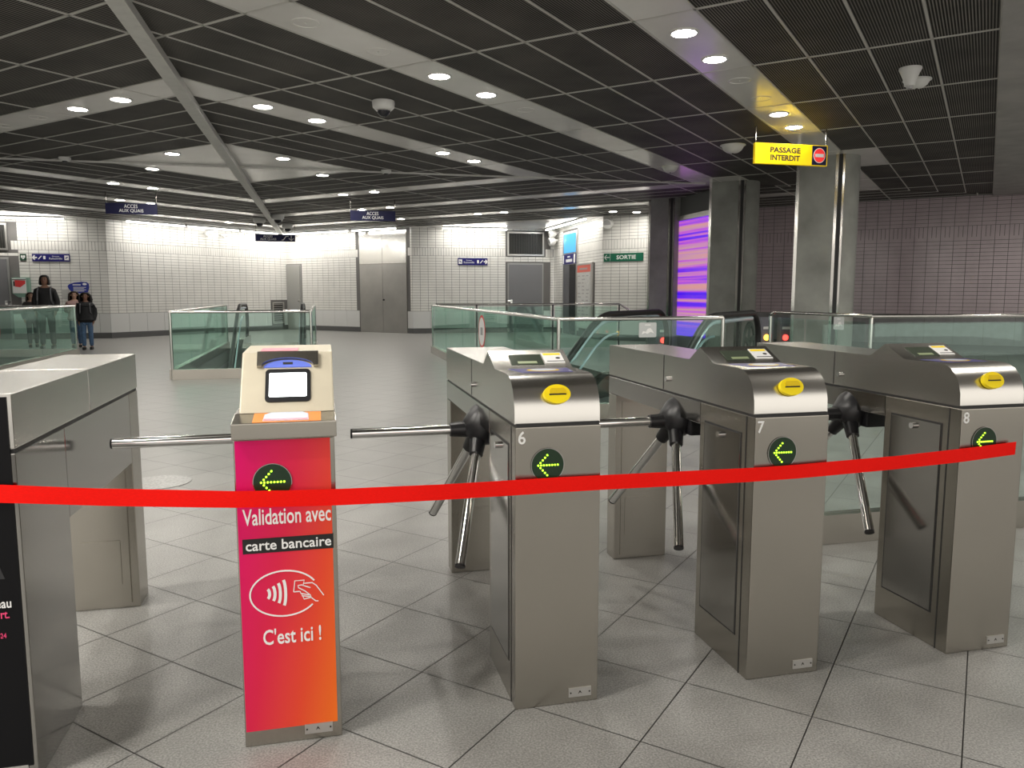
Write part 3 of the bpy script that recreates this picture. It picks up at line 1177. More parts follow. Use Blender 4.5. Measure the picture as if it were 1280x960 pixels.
# plain end unit at the far left
LU = thing('turnstile_end_unit', 'plain steel end unit with a black poster, cut by the left picture edge', 'turnstile', (XL, YF, 0))
t = LU
p = MB(); p.box(0, -.04, 0, TWD, .335, .860)
p.build('front_pillar', STEEL_D, t, local=True, bevel=.003)
p = MB(); p.box(0, .338, .590, TWD, 1.115, .860)
p.build('side_panel', STEEL_D, t, local=True, bevel=.002)
p = MB(); p.box(0, 1.118, 0, TWD, 1.262, .860)
p.build('rear_pillar', STEEL, t, local=True, bevel=.003)
p = MB(); p.box(.02, 1.110, .02, TWD - .03, 1.118, .585)
ap = p.build('access_panel', STEEL, t, local=True)
p = MB(); p.box(.06, 1.106, .10, TWD - .06, 1.110, .28)
p.build('small_hatch', STEEL, ap, local=True)
p = MB(); p.box(.003, -.036, .858, TWD - .003, 1.258, .872)
p.build('shadow_gap', DARKGAP, t, local=True)
p = MB(); p.box(0, -.04, .870, TWD, .603, 1.008)
p.build('cap', STEEL_CAP, t, local=True, bevel=.003)
p = MB(); p.box(0, .606, .870, TWD, 1.265, 1.008)
p.build('rear_cap', STEEL_CAP, t, local=True, bevel=.003)
p = MB(); p.box(.006, -.043, .045, TWD - .010, -.040, 1.000)
po = p.build('poster', POSTERBLACK, t, local=True)
fr = frame((XL, YF - .043, 0), (1, 0, 0), (0, 0, 1))
text('eau', fr, .1955, .230, .470, .4865, 'poster_text', WHITE, po, bold=.01)
text('rt.', fr, .205, .224, .443, .461, 'poster_text', PINKTXT, po, bold=.01)
text('2024', fr, .186, .214, .392, .405, 'poster_text', PINKTXT, po)
p = MB(fr); p.prism([(.165, .545), (.220, .545), (.200, .61), (.165, .66)], 0, .0008)
p.build('poster_shape', mat('poster_dark_grey', (.02, .02, .022), .4), po)
number_plate(t, -.040, .12, .24)

# ------------------------------------------------------------------ red barrier tape
pts = [(-1.03, .770, 2.096), (-.777, .764, 2.096), (-.55, .741, 2.096), (-.241, .715, 2.098), (-.10, .7085, 2.098), (.03, .7045, 2.098), (.30, .699, 2.105), (.532, .694, 2.125), (.66, .692, 2.135),
       (.80, .6905, 2.138), (1.05, .6885, 2.136), (1.306, .687, 2.134), (1.44, .6885, 2.134), (1.57, .692, 2.134), (1.82, .700, 2.13), (2.08, .712, 2.13), (2.20, .7185, 2.134), (2.292, .7245, 2.134)]
m = MB()
N = 6
vs, fs = [], []
dense = []
for i in range(len(pts) - 1):
    for k in range(4):
        f_ = k / 4
        dense.append(tuple(a + (b - a) * f_ for a, b in zip(pts[i], pts[i + 1])))
dense.append(pts[-1])
hw = .0225
for s_ in (0, 1):
    for x, z, y in dense:
        wob = .0012 * math.sin(x * 13)
        for k in range(3):
            vs.append((x, y - .0009 * s_ + wob * (k - 1) * .8, z + hw * (k - 1)))
n = len(dense)
for s_ in (0, 1):
    o0 = s_ * n * 3
    for i in range(n - 1):
        for k in range(2):
            fs.append((o0 + i * 3 + k, o0 + (i + 1) * 3 + k, o0 + (i + 1) * 3 + k + 1, o0 + i * 3 + k + 1))
for i in range(n - 1):
    fs.append((i * 3, (i + 1) * 3, n * 3 + (i + 1) * 3, n * 3 + i * 3))
    fs.append((i * 3 + 2, (i + 1) * 3 + 2, n * 3 + (i + 1) * 3 + 2, n * 3 + i * 3 + 2))
for e in (0, n - 1):
    fs += [(e * 3 + k, e * 3 + k + 1, n * 3 + e * 3 + k + 1, n * 3 + e * 3 + k) for k in (0, 1)]
m.add(vs, fs)
tag(m.build('barrier_tape', REDTAPE, smooth=True), 'red plastic barrier tape stretched across the whole turnstile row', 'barrier tape')


# ------------------------------------------------------------------ glass balustrades
def balustrade(label, pts, h=1.0, kick=.15, post_r=.02, rail=True, rail_r=.021, panel=1.9, glass=None, closed_posts=True):
    t = thing('glass_balustrade', label, 'balustrade', (pts[0][0], pts[0][1], 0))
    for i in range(len(pts) - 1):
        a, b = Vector((*pts[i], 0)), Vector((*pts[i + 1], 0))
        d = b - a
        L = d.length
        fr = frame(a, d, (0, 0, 1))
        if kick:
            p = MB(fr); p.box(0, .001, -.045, L, kick, .045)
            p.build('kick_plate', STEEL, t)
        n = max(1, round(L / panel))
        for k in range(n):
            p = MB(fr); p.box(L * k / n + .006, max(kick, .06), -.006, L * (k + 1) / n - .006, h - .008, .006)
            p.build('glass_pane', glass or GLASS, t)
        if rail:
            p = MB(); p.tube([a + Vector((0, 0, h)), b + Vector((0, 0, h))], rail_r, 12)
            p.build('top_rail', STEEL_B, t, True)
    if closed_posts:
        for q in pts:
            p = MB(); p.tube([(q[0], q[1], 0), (q[0], q[1], h)], post_r, 12)
            p.build('corner_post', STEEL_B, t, True)
    return t


balustrade('glass balustrade with steel rail around the middle escalator opening', [(-2.15, 18.9), (-2.15, 12.1), (-.18, 12.1), (-.18, 18.9)], .985)
balustrade('glass balustrade with steel rail around the right escalator opening', [(2.25, 16.4), (2.25, 7.33), (4.03, 7.33)], 1.0)
balustrade('glass balustrade with steel rail at the left picture edge', [(-8.5, 17.3), (-4.85, 17.3), (-4.85, 7.33)], 1.0)
t = thing('handrail', 'steel rail at the back of the right escalator opening, bent down at its end', 'handrail', (2.25, 16.4, 0))
p = MB(); p.tube([(2.32, 16.4, 1.02), (6.45, 16.4, 1.02), (6.75, 16.3, .82)], .02, 10); p.build('top_rail', STEEL_B, t, True)
for x in (3.2, 4.9, 6.45):
    p = MB(); p.tube([(x, 16.4, 0), (x, 16.4, 1.02)], .018, 8); p.build('post', BLACKP, t, True)
for x0, x1 in ((2.3, 3.15), (3.25, 4.85), (4.95, 6.4)):
    p = MB(); p.box(x0, 16.394, .06, x1, 16.406, .97); p.build('glass_pane', GLASS, t)
t = thing('handrail', 'steel rail with glass below in front of the right concrete pillar', 'handrail', (5.95, 7.5, 0))
p = MB(); p.tube([(5.97, 9.55, .80), (5.97, 9.55, .95), (5.97, 9.45, 1.0), (5.95, 7.5, 1.0), (10.5, 7.02, 1.0)], .021, 10); p.build('top_rail', STEEL_B, t, True)
for q in ((5.95, 7.5), (8.0, 7.28), (5.97, 9.55)):
    p = MB(); p.tube([(q[0], q[1], 0), (q[0], q[1], .98)], .022, 10); p.build('post', STEEL_B, t, True)
for a, b in (((5.97, 9.5), (5.955, 8.75)), ((5.955, 8.7), (5.95, 7.6)), ((6.0, 7.495), (7.95, 7.29)), ((8.05, 7.28), (10.4, 7.04))):
    fr = frame((*a, 0), (b[0] - a[0], b[1] - a[1], 0), (0, 0, 1))
    L = math.hypot(b[0] - a[0], b[1] - a[1])
    p = MB(fr); p.box(0, .06, -.006, L, .93, .006); p.build('glass_pane', CLEARGLASS, t)
t = thing('glass_balustrade', 'frameless glass screen on a steel base right of turnstile 8', 'balustrade', (2.36, 3.3, 0))
p = MB(); p.box(2.36, 3.29, .001, 5.2, 3.36, .15); p.build('kick_plate', STEEL, t)
for x0, x1 in ((2.37, 3.77), (3.79, 5.19)):
    p = MB(); p.box(x0, 3.318, .152, x1, 3.332, 1.10); p.build('glass_pane', CLEARGLASS, t)


# round stickers on the glass
def glass_disc(y, x, z, label):
    t = thing('glass_sticker', label, 'sticker', (x, y, z), group='round stickers on glass balustrades')
    fr = frame((x, y, z), (0, 1, 0), (0, 0, 1)) if x < 0 else frame((x, y, z), (0, -1, 0), (0, 0, 1))
    p = MB(fr); p.prism(ell(0, 0, .24, .24, 32), .008, .010)
    p.build('red_rim', REDP, t)
    p = MB(fr); p.prism(ell(0, 0, .205, .205, 32), .010, .012)
    p.build('white_face', WHITE, t)
    p = MB(fr); p.box(-.08, -.05, .012, .08, .06, .013)
    p.build('symbol', mat('grey_print', (.35, .36, .36), .5), t)


glass_disc(11.1, 2.25, .70, 'white round sticker with red rim on the right escalator glass')
glass_disc(13.25, -4.85, .70, 'white round sticker with red rim at the left picture edge')


def dog_sign(fr, label):
    t = thing('notice_plate', label, 'notice', tuple(fr.translation), group='grey notice plates on the balustrades')
    p = MB(fr); p.prism(rrect(-.095, -.075, .095, .075, .012), .007, .010)
    p.build('plate', mat('pale_grey_plate', (.55, .57, .57), .4), t)
    p = MB(fr)
    p.prism([(-.065, -.045), (-.05, -.01), (-.02, -.02), (.0, .012), (.03, .018), (.055, -.01), (.07, -.035), (.03, -.02), (.0, -.04), (-.03, -.03)], .010, .011)
    p.prism([(-.03, .045), (.03, .045), (.03, .055), (-.03, .055)], .010, .011)
    p.build('animal_drawing', WHITE, t)


dog_sign(frame((3.19, 7.33, .885), (1, 0, 0), (0, 0, 1)), 'grey notice plate on the glass in front of the right escalator')
dog_sign(frame((5.95, 8.05, .90), (0, -1, 0), (0, 0, 1)), 'grey notice plate below the steel rail by the right pillar')


# ------------------------------------------------------------------ escalators
GLEAMSTRIP = mat('painted_gleam_strip', (.62, .78, .86), .25, .3)  # steel profiles, their bluish reflected light put into the base colour


def escalator(label, comb, head, width, run_len=6.5, wheel=False, ext=0.0):
    """comb: floor point at the middle of the comb line; head: unit vector out of the escalator onto the landing"""
    t = thing('escalator', label, 'escalator', (*comb, 0))
    hd = Vector((*head, 0)); lf = Vector((-head[1], head[0], 0))
    O = Vector((*comb, 0))
    A = Matrix(((hd.x, lf.x, 0, O.x), (hd.y, lf.y, 0, O.y), (0, 0, 1, 0), (0, 0, 0, 1)))
    tn = math.tan(math.radians(30))

    def zc(x):                # rise of the incline, rounded at the top
        if x > .35: return 0.0
        if x < -.35: return tn * x
        return -tn * (.35 - x) ** 2 / 1.4
    # steps
    st = MB(A)
    k = 0
    x = -.05
    while x > -run_len:
        z = zc(x)
        st.box(x - .40, -width / 2 + .12, z - .26, x, width / 2 - .12, z)
        x -= .40
    st.build('steps', mat('escalator_step', (.16, .16, .17), .45, .7), t)
    p = MB(A); p.box(-.05, -width / 2, -.012, 1.95 + ext, width / 2, .006)
    p.build('landing_plate', STEEL, t)
    for s in (-1, 1):
        y = s * width / 2
        xs_ = [-run_len + i * .25 for i in range(int(run_len / .25) + 1)] + [.15, .3, .45]
        # skirt under the glass
        sk = MB(A)
        poly_t = [(x, zc(x) + .22) for x in xs_] + [(2.0 + ext, .22)]
        poly_b = [(2.0 + ext, .0)] + [(x, zc(x) - .30) for x in xs_[::-1]]
        n = len(poly_t)
        for i in range(n - 1):
            (xa, za), (xb, zb) = poly_t[i], poly_t[i + 1]
            zba = (zc(xa) - .3) if xa < .45 else 0.001
            zbb = (zc(xb) - .3) if xb < .45 else 0.001
            yo = y + .07
            yi = y - .07
            sk.add([(xa, yi, zba), (xb, yi, zbb), (xb, yi, zb), (xa, yi, za), (xa, yo, zba), (xb, yo, zbb), (xb, yo, zb), (xa, yo, za)],
                   [(0, 1, 2, 3), (4, 7, 6, 5), (3, 2, 6, 7), (0, 4, 5, 1)])
        sk.build('skirt', STEEL_D, t)
        # glass side
        gl = MB(A)
        path = [(x, zc(x)) for x in xs_] + [(1.55 + ext, 0)]
        for i in range(len(path) - 1):
            (xa, za), (xb, zb) = path[i], path[i + 1]
            gl.add([(xa, y, za + .22), (xb, y, zb + .22), (xb, y, zb + .92), (xa, y, za + .92)], [(0, 1, 2, 3)])
        arcp = [(1.55 + ext + .34 * math.cos(a), .58 + .34 * math.sin(a)) for a in [math.pi / 2 - math.pi * i / 12 for i in range(13)]]
        gl.add([(1.55 + ext, y, .22)] + [(x, y, z) for x, z in arcp], [tuple(range(14))])
        gl.build('glass_side', CLEARGLASS, t)
        # handrail and its guide strip with the painted gleam
        hp = [(x, y, zc(x) + .98) for x in xs_] + [(1.0, y, .98), (1.55 + ext, y, .98)]
        hp += [(1.55 + ext + .41 * math.cos(a), y, .57 + .41 * math.sin(a)) for a in [math.pi / 2 - math.pi * i / 12 for i in range(1, 13)]]
        hp += [(1.35 + ext, y, .16)]
        hr = MB(A); hr.tube(hp, .042, 10)
        h = hr.build('handrail', BLACKR, t, True)
        gp = [(a, b, c - .075) if c > .5 else (a, b, c) for a, b, c in hp[:-13]]
        hr = MB(A); hr.tube(gp, .028, 8)
        hr.build('guide_strip', GLEAMSTRIP, t, True)
        gp2 = [(a, b - s * .05, zc(a) + .72) for a, b, c in hp[:len(xs_)]]
        hr = MB(A); hr.tube(gp2, .016, 8)
        hr.build('deck_strip', GLEAMSTRIP, t, True)
        if wheel and s < 0:
            wf = A @ frame((1.52 + ext, y + .02, .55), (1, 0, 0), (0, 0, 1))
            wm = MB(wf)
            n = 28
            for k in range(n):
                a0, a1 = 2 * math.pi * k / n, 2 * math.pi * (k + 1) / n
                for r0, r1 in ((.25, .31), (.05, .09)):
                    wm.add([(r * math.cos(a), r * math.sin(a), z) for z in (-.01, .01) for r, a in ((r0, a0), (r1, a0), (r1, a1), (r0, a1))],
                           [(0, 1, 2, 3), (7, 6, 5, 4), (0, 3, 7, 4), (1, 5, 6, 2)])
            for k in range(5):
                a = 2 * math.pi * k / 5 + .3
                stroke(wm, [(.08 * math.cos(a), .08 * math.sin(a)), (.26 * math.cos(a), .26 * math.sin(a))], .07, -.01, .01)
            wm.build('drive_wheel', mat('dark_green_metal', (.05, .07, .06), .5), t)
    return t


escalator('escalator in the middle opening, coming up away from the viewer', (-1.165, 18.7), (0, 1), 1.39, 6.2)
escalator('escalator in the right opening behind turnstiles 6 and 7', (3.95, 8.95), (S, S), 1.4, 3.0, wheel=True, ext=.5)


def bollard(x, y, z, lit, label):
    t = thing('indicator_post', label, 'signal post', (x, y, 0), group='escalator signal posts')
    p = MB(); p.box(x - .11, y - .05, .001, x + .11, y + .05, z + .32)
    b = p.build('post_body', mat('post_grey', (.16, .16, .19), .4), t, bevel=.01)
    p = MB(); p.tube([(x - .02, y - .05, z), (x - .02, y - .065, z)], .045, 16)
    p.build('lamp', lit, t)
    p = MB(); p.box(x - .08, y - .054, z + .13, x + .06, y - .05, z + .17)
    p.build('plate', WHITEPL, b)


REDL = mat('red_lamp', (.9, .05, .05), .4, emit=3, ecol=(1, .04, .03))
AMBL = mat('amber_lamp', (.9, .4, .05), .4, emit=4, ecol=(1, .42, .03))
bollard(6.85, 11.07, .56, AMBL, 'grey signal post with amber lamp beside the escalator newel')
bollard(7.12, 10.97, .56, REDL, 'grey signal post with red lamp behind turnstile 7')
bollard(5.35, 11.66, .5, REDL, 'grey signal post with red lamp seen through the escalator glass')

# ------------------------------------------------------------------ concrete pillars
def pillar(u, vl, vr, label, depth=.62):
    """flat face at u from vl (left) to vr, then a rounded right end"""
    R = .27
    c = UV(u, (vl + vr) / 2)
    t = thing('concrete_pillar', label, 'pillar', (c[0], c[1], 0), group='concrete pillars')
    A = [(0, 0), (vl - vr, 0)]
    L = vl - vr
    arc_ = [(L + R * math.sin(a), R - R * math.cos(a)) for a in [math.pi / 2 * i / 8 for i in range(1, 9)]]
    arc2 = [(L + R * math.cos(a), depth - R + R * math.sin(a)) for a in [math.pi / 2 * i / 8 for i in range(0, 9)]]
    poly = A + arc_ + arc2 + [(0, depth)]
    W_ = [UV(u + b, vl - a) for a, b in poly]
    p = MB(); p.prism(W_, 0, CZ - .002)
    p.build('shaft', CONCRETE, t, True)

    def bar(a0, a1, b0, b1, nm, mt):
        q = MB(); q.prism([UV(u + b, vl - a) for a, b in ((a0, b0), (a1, b0), (a1, b1), (a0, b1))], .002, CZ - .003)
        q.build(nm, mt, t)
    bar(-.012, .035, -.018, .03, 'steel_edge', STEEL_B)
    bar(-.016, .0, .03, .16, 'side_channel', DARKGAP)
    bar(L - .02, L + .02, -.006, .02, 'steel_edge', STEEL_D)
    bar(L + .025, L + .075, -.004, .03, 'dark_channel', DARKGAP)
    bar(L + .08, L + .11, .006, .04, 'steel_edge', STEEL_D)
    return t


pillar(16.35, 6.44, 5.98, 'dark concrete pillar right of the green exit sign')
pillar(14.50, 4.52, 3.98, 'concrete pillar just right of the purple screen')
pillar(12.57, 2.58, 2.02, 'large concrete pillar below the yellow sign')
# wall with the purple screen between the first two pillars
m = MB(); m.box(7.55, 13.75, 0, 7.75, 16.1, CZ - .002)
sw = struct(m.build('wall_screen', mat('dark_screen_wall', (.13, .135, .13), .6)))
t = thing('light_screen', 'tall lit screen with purple and orange stripes between two pillars', 'screen', (7.54, 14.9, 0))
p = MB(); p.box(7.525, 14.02, .35, 7.545, 15.80, 2.80); p.build('screen_face', SCREENP, t)
p = MB(); p.box(7.50, 13.95, 2.80, 7.549, 15.98, 2.90); p.build('top_frame', ALU, t)
p = MB(); p.box(7.50, 15.80, .1, 7.549, 15.98, 2.80); p.build('side_frame', ALU, t)
# area_light('screen_glow', (7.50, 14.9, 1.6), 1.7, 4, t, 2.3, (0, math.pi / 2, 0), (.45, .12, 1.0))


# ------------------------------------------------------------------ signs
def hanging_sign(x0, x1, y, z0, z1, label, body, name='hanging_sign'):
    t = thing(name, label, 'sign', ((x0 + x1) / 2, y, z0))
    p = MB(); p.box(x0, y, z0, x1, y + .05, z1)
    b = p.build('sign_board', body, t, bevel=.004)
    for x in (x0 + .012, x1 - .012):
        p = MB(); p.tube([(x, y + .025, z0 + .01), (x, y + .025, CZ - .005)], .011, 10)
        p.build('hanger_rod', STEEL_D, t, True)
    return t, b, frame((x0, y, z0), (1, 0, 0), (0, 0, 1))


t, b, fr = hanging_sign(5.205, 6.215, 8.80, 2.842, 3.092, 'yellow sign reading PASSAGE INTERDIT with a red no entry symbol', YSIGN)
text('PASSAGE', fr, .205, .625, .138, .205, 'lettering', DARKTXT, b, bold=.03)
text('INTERDIT', fr, .210, .620, .045, .112, 'lettering', DARKTXT, b, bold=.03)
p = MB(fr); p.box(.79, .008, 0, .995, .242, .003); q = p.build('symbol_panel', NAVYD, b)
p = MB(fr); p.prism(ell(.892, .125, .085, .092, 32), .003, .0045); p.build('white_ring', WHITE, b)
p = MB(fr); p.prism(ell(.892, .125, .077, .083, 32), .0045, .006); p.build('red_disc', mat('lit_red', (.75, .03, .03), .4, emit=.25, ecol=(.9, .03, .03)), b)
p = MB(fr); p.box(.832, .105, .006, .952, .145, .0075); p.build('white_bar', WHITE, b)

for x0, x1, y, lab, center in ((-4.20, -3.23, 17.4, 'left dark blue hanging sign reading ACCES AUX QUAIS', False), (.63, 1.60, 17.4, 'right dark blue hanging sign reading ACCES AUX QUAIS', False),
                               (-1.92, -.76, 24.9, 'far dark blue hanging sign reading ACCES AUX QUAIS with a down arrow', True)):
    z0 = 2.85 if x0 < 0 and not center else 2.82
    t, b, fr = hanging_sign(x0, x1, y, z0, z0 + .22, lab, NAVYD)
    w_ = x1 - x0
    if not center:
        text('ACCES', fr, w_ * .36, w_ * .62, .122, .194, 'lettering', WHITE, b, bold=.0)
        text('AUX QUAIS', fr, w_ * .26, w_ * .73, .028, .102, 'lettering', WHITE, b, bold=.0)
    else:
        text('ACCES', fr, w_ * .20, w_ * .43, .122, .194, 'lettering', WHITE, b, bold=.0)
        text('AUX QUAIS', fr, w_ * .12, w_ * .52, .028, .102, 'lettering', WHITE, b, bold=.0)
        p = MB(fr)
        stroke(p, [(w_ * .66, .05), (w_ * .70, .05), (w_ * .77, .16), (w_ * .83, .16)], .018, 0, .003)
        stroke(p, [(w_ * .90, .19), (w_ * .90, .04)], .018, 0, .003)
        stroke(p, [(w_ * .84, .10), (w_ * .90, .035), (w_ * .96, .10)], .018, 0, .003)
        p.build('arrow_symbols', WHITE, b)


def dir_sign(fr, w_, h_, label, flip):
    """blue wall sign with arrow, escalator and lift pictograms and the direction name"""
    t = thing('direction_sign', label, 'sign', tuple(fr.translation))
    p = MB(fr); p.box(0, 0, .002, w_, h_, .025); b = p.build('sign_board', NAVY, t)

    def X(a): return (1 - a) * w_ if flip else a * w_
    m = MB(fr)
    stroke(m, [(X(.13), h_ * .5), (X(.04), h_ * .5)], .035, .025, .028)
    stroke(m, [(X(.07), h_ * .78), (X(.02), h_ * .5), (X(.07), h_ * .22)], .04, .025, .028)
    stroke(m, [(X(.16), h_ * .28), (X(.25), h_ * .72)] if not flip else [(X(.25), h_ * .28), (X(.16), h_ * .72)], .022, .025, .028)
    m.box(X(.295), h_ * .28, .025, X(.355), h_ * .72, .028)
    m.box(X(.855), h_ * .18, .025, X(.975), h_ * .80, .028)
    m.build('pictograms', WHITE, b)
    m = MB(fr); stroke(m, [(X(.885), h_ * .40), (X(.945), h_ * .60)], .025, .028, .030)
    m.build('line_mark', NAVY, b)
    a, c = sorted((X(.45), X(.80)))
    text('Ramonville', fr, a, c, h_ * .26, h_ * .52, 'lettering', WHITE, b, bold=.005, lift=.0255)
    a, c = sorted((X(.53), X(.72)))
    text('Direction', fr, a, c, h_ * .60, h_ * .76, 'lettering', WHITE, b, bold=.005, lift=.0255)
    return t


dir_sign(frame((-7.66, yl, 2.125), (1, 0, 0), (0, 0, 1)), .93, .205, 'blue wall sign with arrow left, above the standing people', False)
dir_sign(frame((4.19, yr, 2.145), (1, 0, 0), (0, 0, 1)), .96, .225, 'blue wall sign with arrow right, beside the grey alcove door', True)
# exit sign
t = thing('exit_sign', 'green wall sign reading SORTIE with a left arrow', 'sign', (*UV(UW, 8.3), 2.1))
fr = frame((*UV(UW, 8.86), 2.10), (S, -S, 0), (0, 0, 1))
p = MB(fr); p.box(0, 0, .002, 1.12, .215, .03); b = p.build('sign_board', GREENS, t)
text('SORTIE', fr, .37, .92, .055, .160, 'lettering', WHITE, b, bold=.015, lift=.0305)
m = MB(fr)
stroke(m, [(.03, .108), (.165, .108)], .016, .03, .032)
stroke(m, [(.085, .175), (.025, .108), (.085, .04)], .016, .03, .032)
stroke(m, [(.185, .01), (.185, .205)], .006, .03, .032)
m.build('arrow_symbol', WHITE, b)
# defibrillator sign, first aid box, lobed blue notice on the left alcove wall
fr = frame((-7.96, yl, 2.11), (1, 0, 0), (0, 0, 1))
t = thing('heart_sign', 'small dark green sign with a white heart left of the blue wall sign', 'sign', (-7.9, yl, 2.1))
p = MB(fr); p.box(0, .04, .002, .155, .215, .014); b = p.build('sign_board', mat('dark_green', (.01, .06, .03), .4), t)
p = MB(fr); p.prism([(.078, .065), (.13, .125), (.128, .165), (.105, .178), (.078, .16), (.05, .178), (.028, .165), (.026, .125)], .014, .017); p.build('heart', WHITE, b)
p = MB(fr); p.prism([(.085, .15), (.06, .12), (.078, .12), (.07, .09), (.098, .125), (.08, .125)], .017, .019); p.build('bolt', GREENS, b)
p = MB(fr)
for k in range(4):
    p.box(.012 + k * .036, .008, .002, .036 + k * .036, .034, .008)
p.build('caption_bar', DARKTXT, b)
fr = frame((-8.14, yl, 1.24), (1, 0, 0), (0, 0, 1))
t = thing('first_aid_box', 'pale green wall box with a red and white notice behind the standing people', 'wall box', (-7.95, yl, 1.24))
p = MB(fr); p.prism([(-.02, .02), (.12, -.09), (.26, -.09), (.40, .05), (.40, .44), (-.02, .44)], .002, .14); b = p.build('box_body', GREENBOX, t)
p = MB(fr); p.box(0, .02, .14, .33, .42, .15); k = p.build('notice', WHITE, b)
p = MB(fr); p.prism([(.06, .20), (.18, .18), (.31, .28), (.31, .36), (.06, .37)], .15, .153); p.build('red_print', REDP, b)
p = MB(fr); p.box(0, .375, .15, .33, .395, .153); p.box(.02, .21, .15, .055, .34, .153); p.build('dark_print', DARKTXT, b)
fr = frame((-6.83, yl, 1.13), (1, 0, 0), (0, 0, 1))
t = thing('lobed_notice', 'rounded blue information board on the wall behind the children', 'notice', (-6.55, yl, 1.13))
lob = [(.22, 0), (.02, .26), (0, .32), (.03, .37), (.16, .42), (.36, .445), (.48, .435), (.53, .39), (.535, .28), (.48, .12), (.40, .02), (.30, -.02)]
p = MB(fr); p.prism(lob, .002, .03); b = p.build('board', mat('bright_blue', (.015, .03, .30), .35), t)
m = MB(fr)
m.box(.13, .345, .03, .33, .375, .032); m.prism(ell(.43, .38, .055, .032, 20), .03, .032)
for k in range(4):
    m.box(.14, .285 - k * .035, .03, .46 - (k % 2) * .05, .300 - k * .035, .032)
m.box(.15, .10, .03, .42, .125, .032); m.box(.17, .06, .03, .40, .075, .032)
m.build('white_lines', WHITE, b)
fr = frame((-6.98, yl, 1.12), (1, 0, 0), (0, 0, 1))
p = MB(fr); p.box(0, 0, .002, .16, .24, .012)
k = tag(p.build('paper_notice', mat('grey_paper', (.52, .52, .50), .6)), 'small grey paper notice on the tiled wall between the people', 'notice')
# poster on the alcove side wall
t = thing('notice_board', 'tall white notice board with red heading on the alcove side wall', 'notice board', (XS, 21.3, .3))
fr = frame((XS, 21.95, 0), (0, -1, 0), (0, 0, 1))
p = MB(fr); p.box(0, .25, .0, 1.32, 2.12, .06); b = p.build('frame', ALU, t)
p = MB(fr); p.box(.05, .28, .06, 1.20, 2.06, .064); k = p.build('sheet', mat('notice_sheet', (.60, .60, .58), .4, noise=.1, nscale=14), t)
p = MB(fr); p.box(.05, 1.86, .064, 1.20, 2.06, .066); p.build('heading', mat('red_heading', (.70, .12, .08), .4), k)
p = MB(fr)
for j in range(14):
    for c in range(3):
        if random.random() < .85:
            p.box(.12 + c * .36, 1.74 - j * .1, .064, .12 + c * .36 + random.uniform(.15, .28), 1.77 - j * .1, .065)
p.box(.25, 1.93, .066, .95, 1.98, .067)
p.build('printed_lines', mat('grey_lines', (.38, .37, .37), .6), k)
# tall doorway with blue transom
t = struct(thing('door_1', 'narrow dark glass doorway with blue lit transom', 'door', (XS, 22.7, 0)))
for kk in ('category',):
    del t[kk]
fr = frame((XS, 23.45, 0), (0, -1, 0), (0, 0, 1))
p = MB(fr); p.box(0, 0, .0, 1.40, 3.12, .03); p.build('door_frame', ALU, t)
p = MB(fr); p.box(.12, .02, .03, .70, 2.12, .04); p.build('door_leaf', mat('door_grey_glass', (.12, .12, .13), .15), t)
p = MB(fr); p.box(.72, .02, .03, 1.28, 2.12, .04); p.build('door_leaf', mat('door_dark_glass', (.015, .015, .015), .1), t)
p = MB(fr); p.box(.12, 2.48, .03, 1.28, 3.05, .04); p.build('transom_pane', BLUEGLASS, t)
p = MB(fr); p.box(.08, 2.14, .03, 1.32, 2.44, .05); k = p.build('transom_sign', NAVY, t)
p = MB(fr); p.box(.1, 2.16, .05, .2, 2.42, .052); p.box(1.15, 2.16, .05, 1.3, 2.42, .052); p.box(.4, 2.2, .05, 1.0, 2.29, .052); p.box(.55, 2.34, .05, .8, 2.38, .052); p.build('white_marks', WHITE, k)


# ------------------------------------------------------------------ doors, grilles
def sdoor(nm, fr, w_, h_, label, handle_left=True, leaf=DOORG):
    t = struct(thing(nm, label, 'door', tuple(fr.translation)))
    del t['category']
    p = MB(fr); p.box(-.05, 0, -.004, w_ + .05, h_ + .05, .012); p.build('door_frame', mat('door_frame_grey', (.34, .34, .33), .45), t)
    p = MB(fr); p.box(0, .01, .012, w_, h_, .035); lf_ = p.build('door_leaf', leaf, t)
    x = .07 if handle_left else w_ - .07
    p = MB(fr); p.tube([(x, 1.02, .035), (x, 1.02, .08), (x + (-.13 if handle_left else .13), 1.02, .09)], .014, 8); p.build('door_handle', CHROME, lf_, True)
    p = MB(fr); p.box(x - .03, .94, .035, x + .03, 1.06, .042); p.build('lock_plate', CHROME, lf_)
    return t


sdoor('door_2', frame((5.86, yr, 0), (1, 0, 0), (0, 0, 1)), 1.10, 2.18, 'grey metal door in the right alcove')
sdoor('door_3', frame((pL[0] - 4.2 + .85, yl, 0), (1, 0, 0), (0, 0, 1)), .86, 2.18, 'grey metal door cut by the left picture edge', False)
sdoor('door_4', frame((*UV(UW, 20.95), 0), (S, -S, 0), (0, 0, 1)), .62, 2.20, 'grey metal door in the far corner', False, mat('pale_grey_door', (.34, .34, .32), .45))
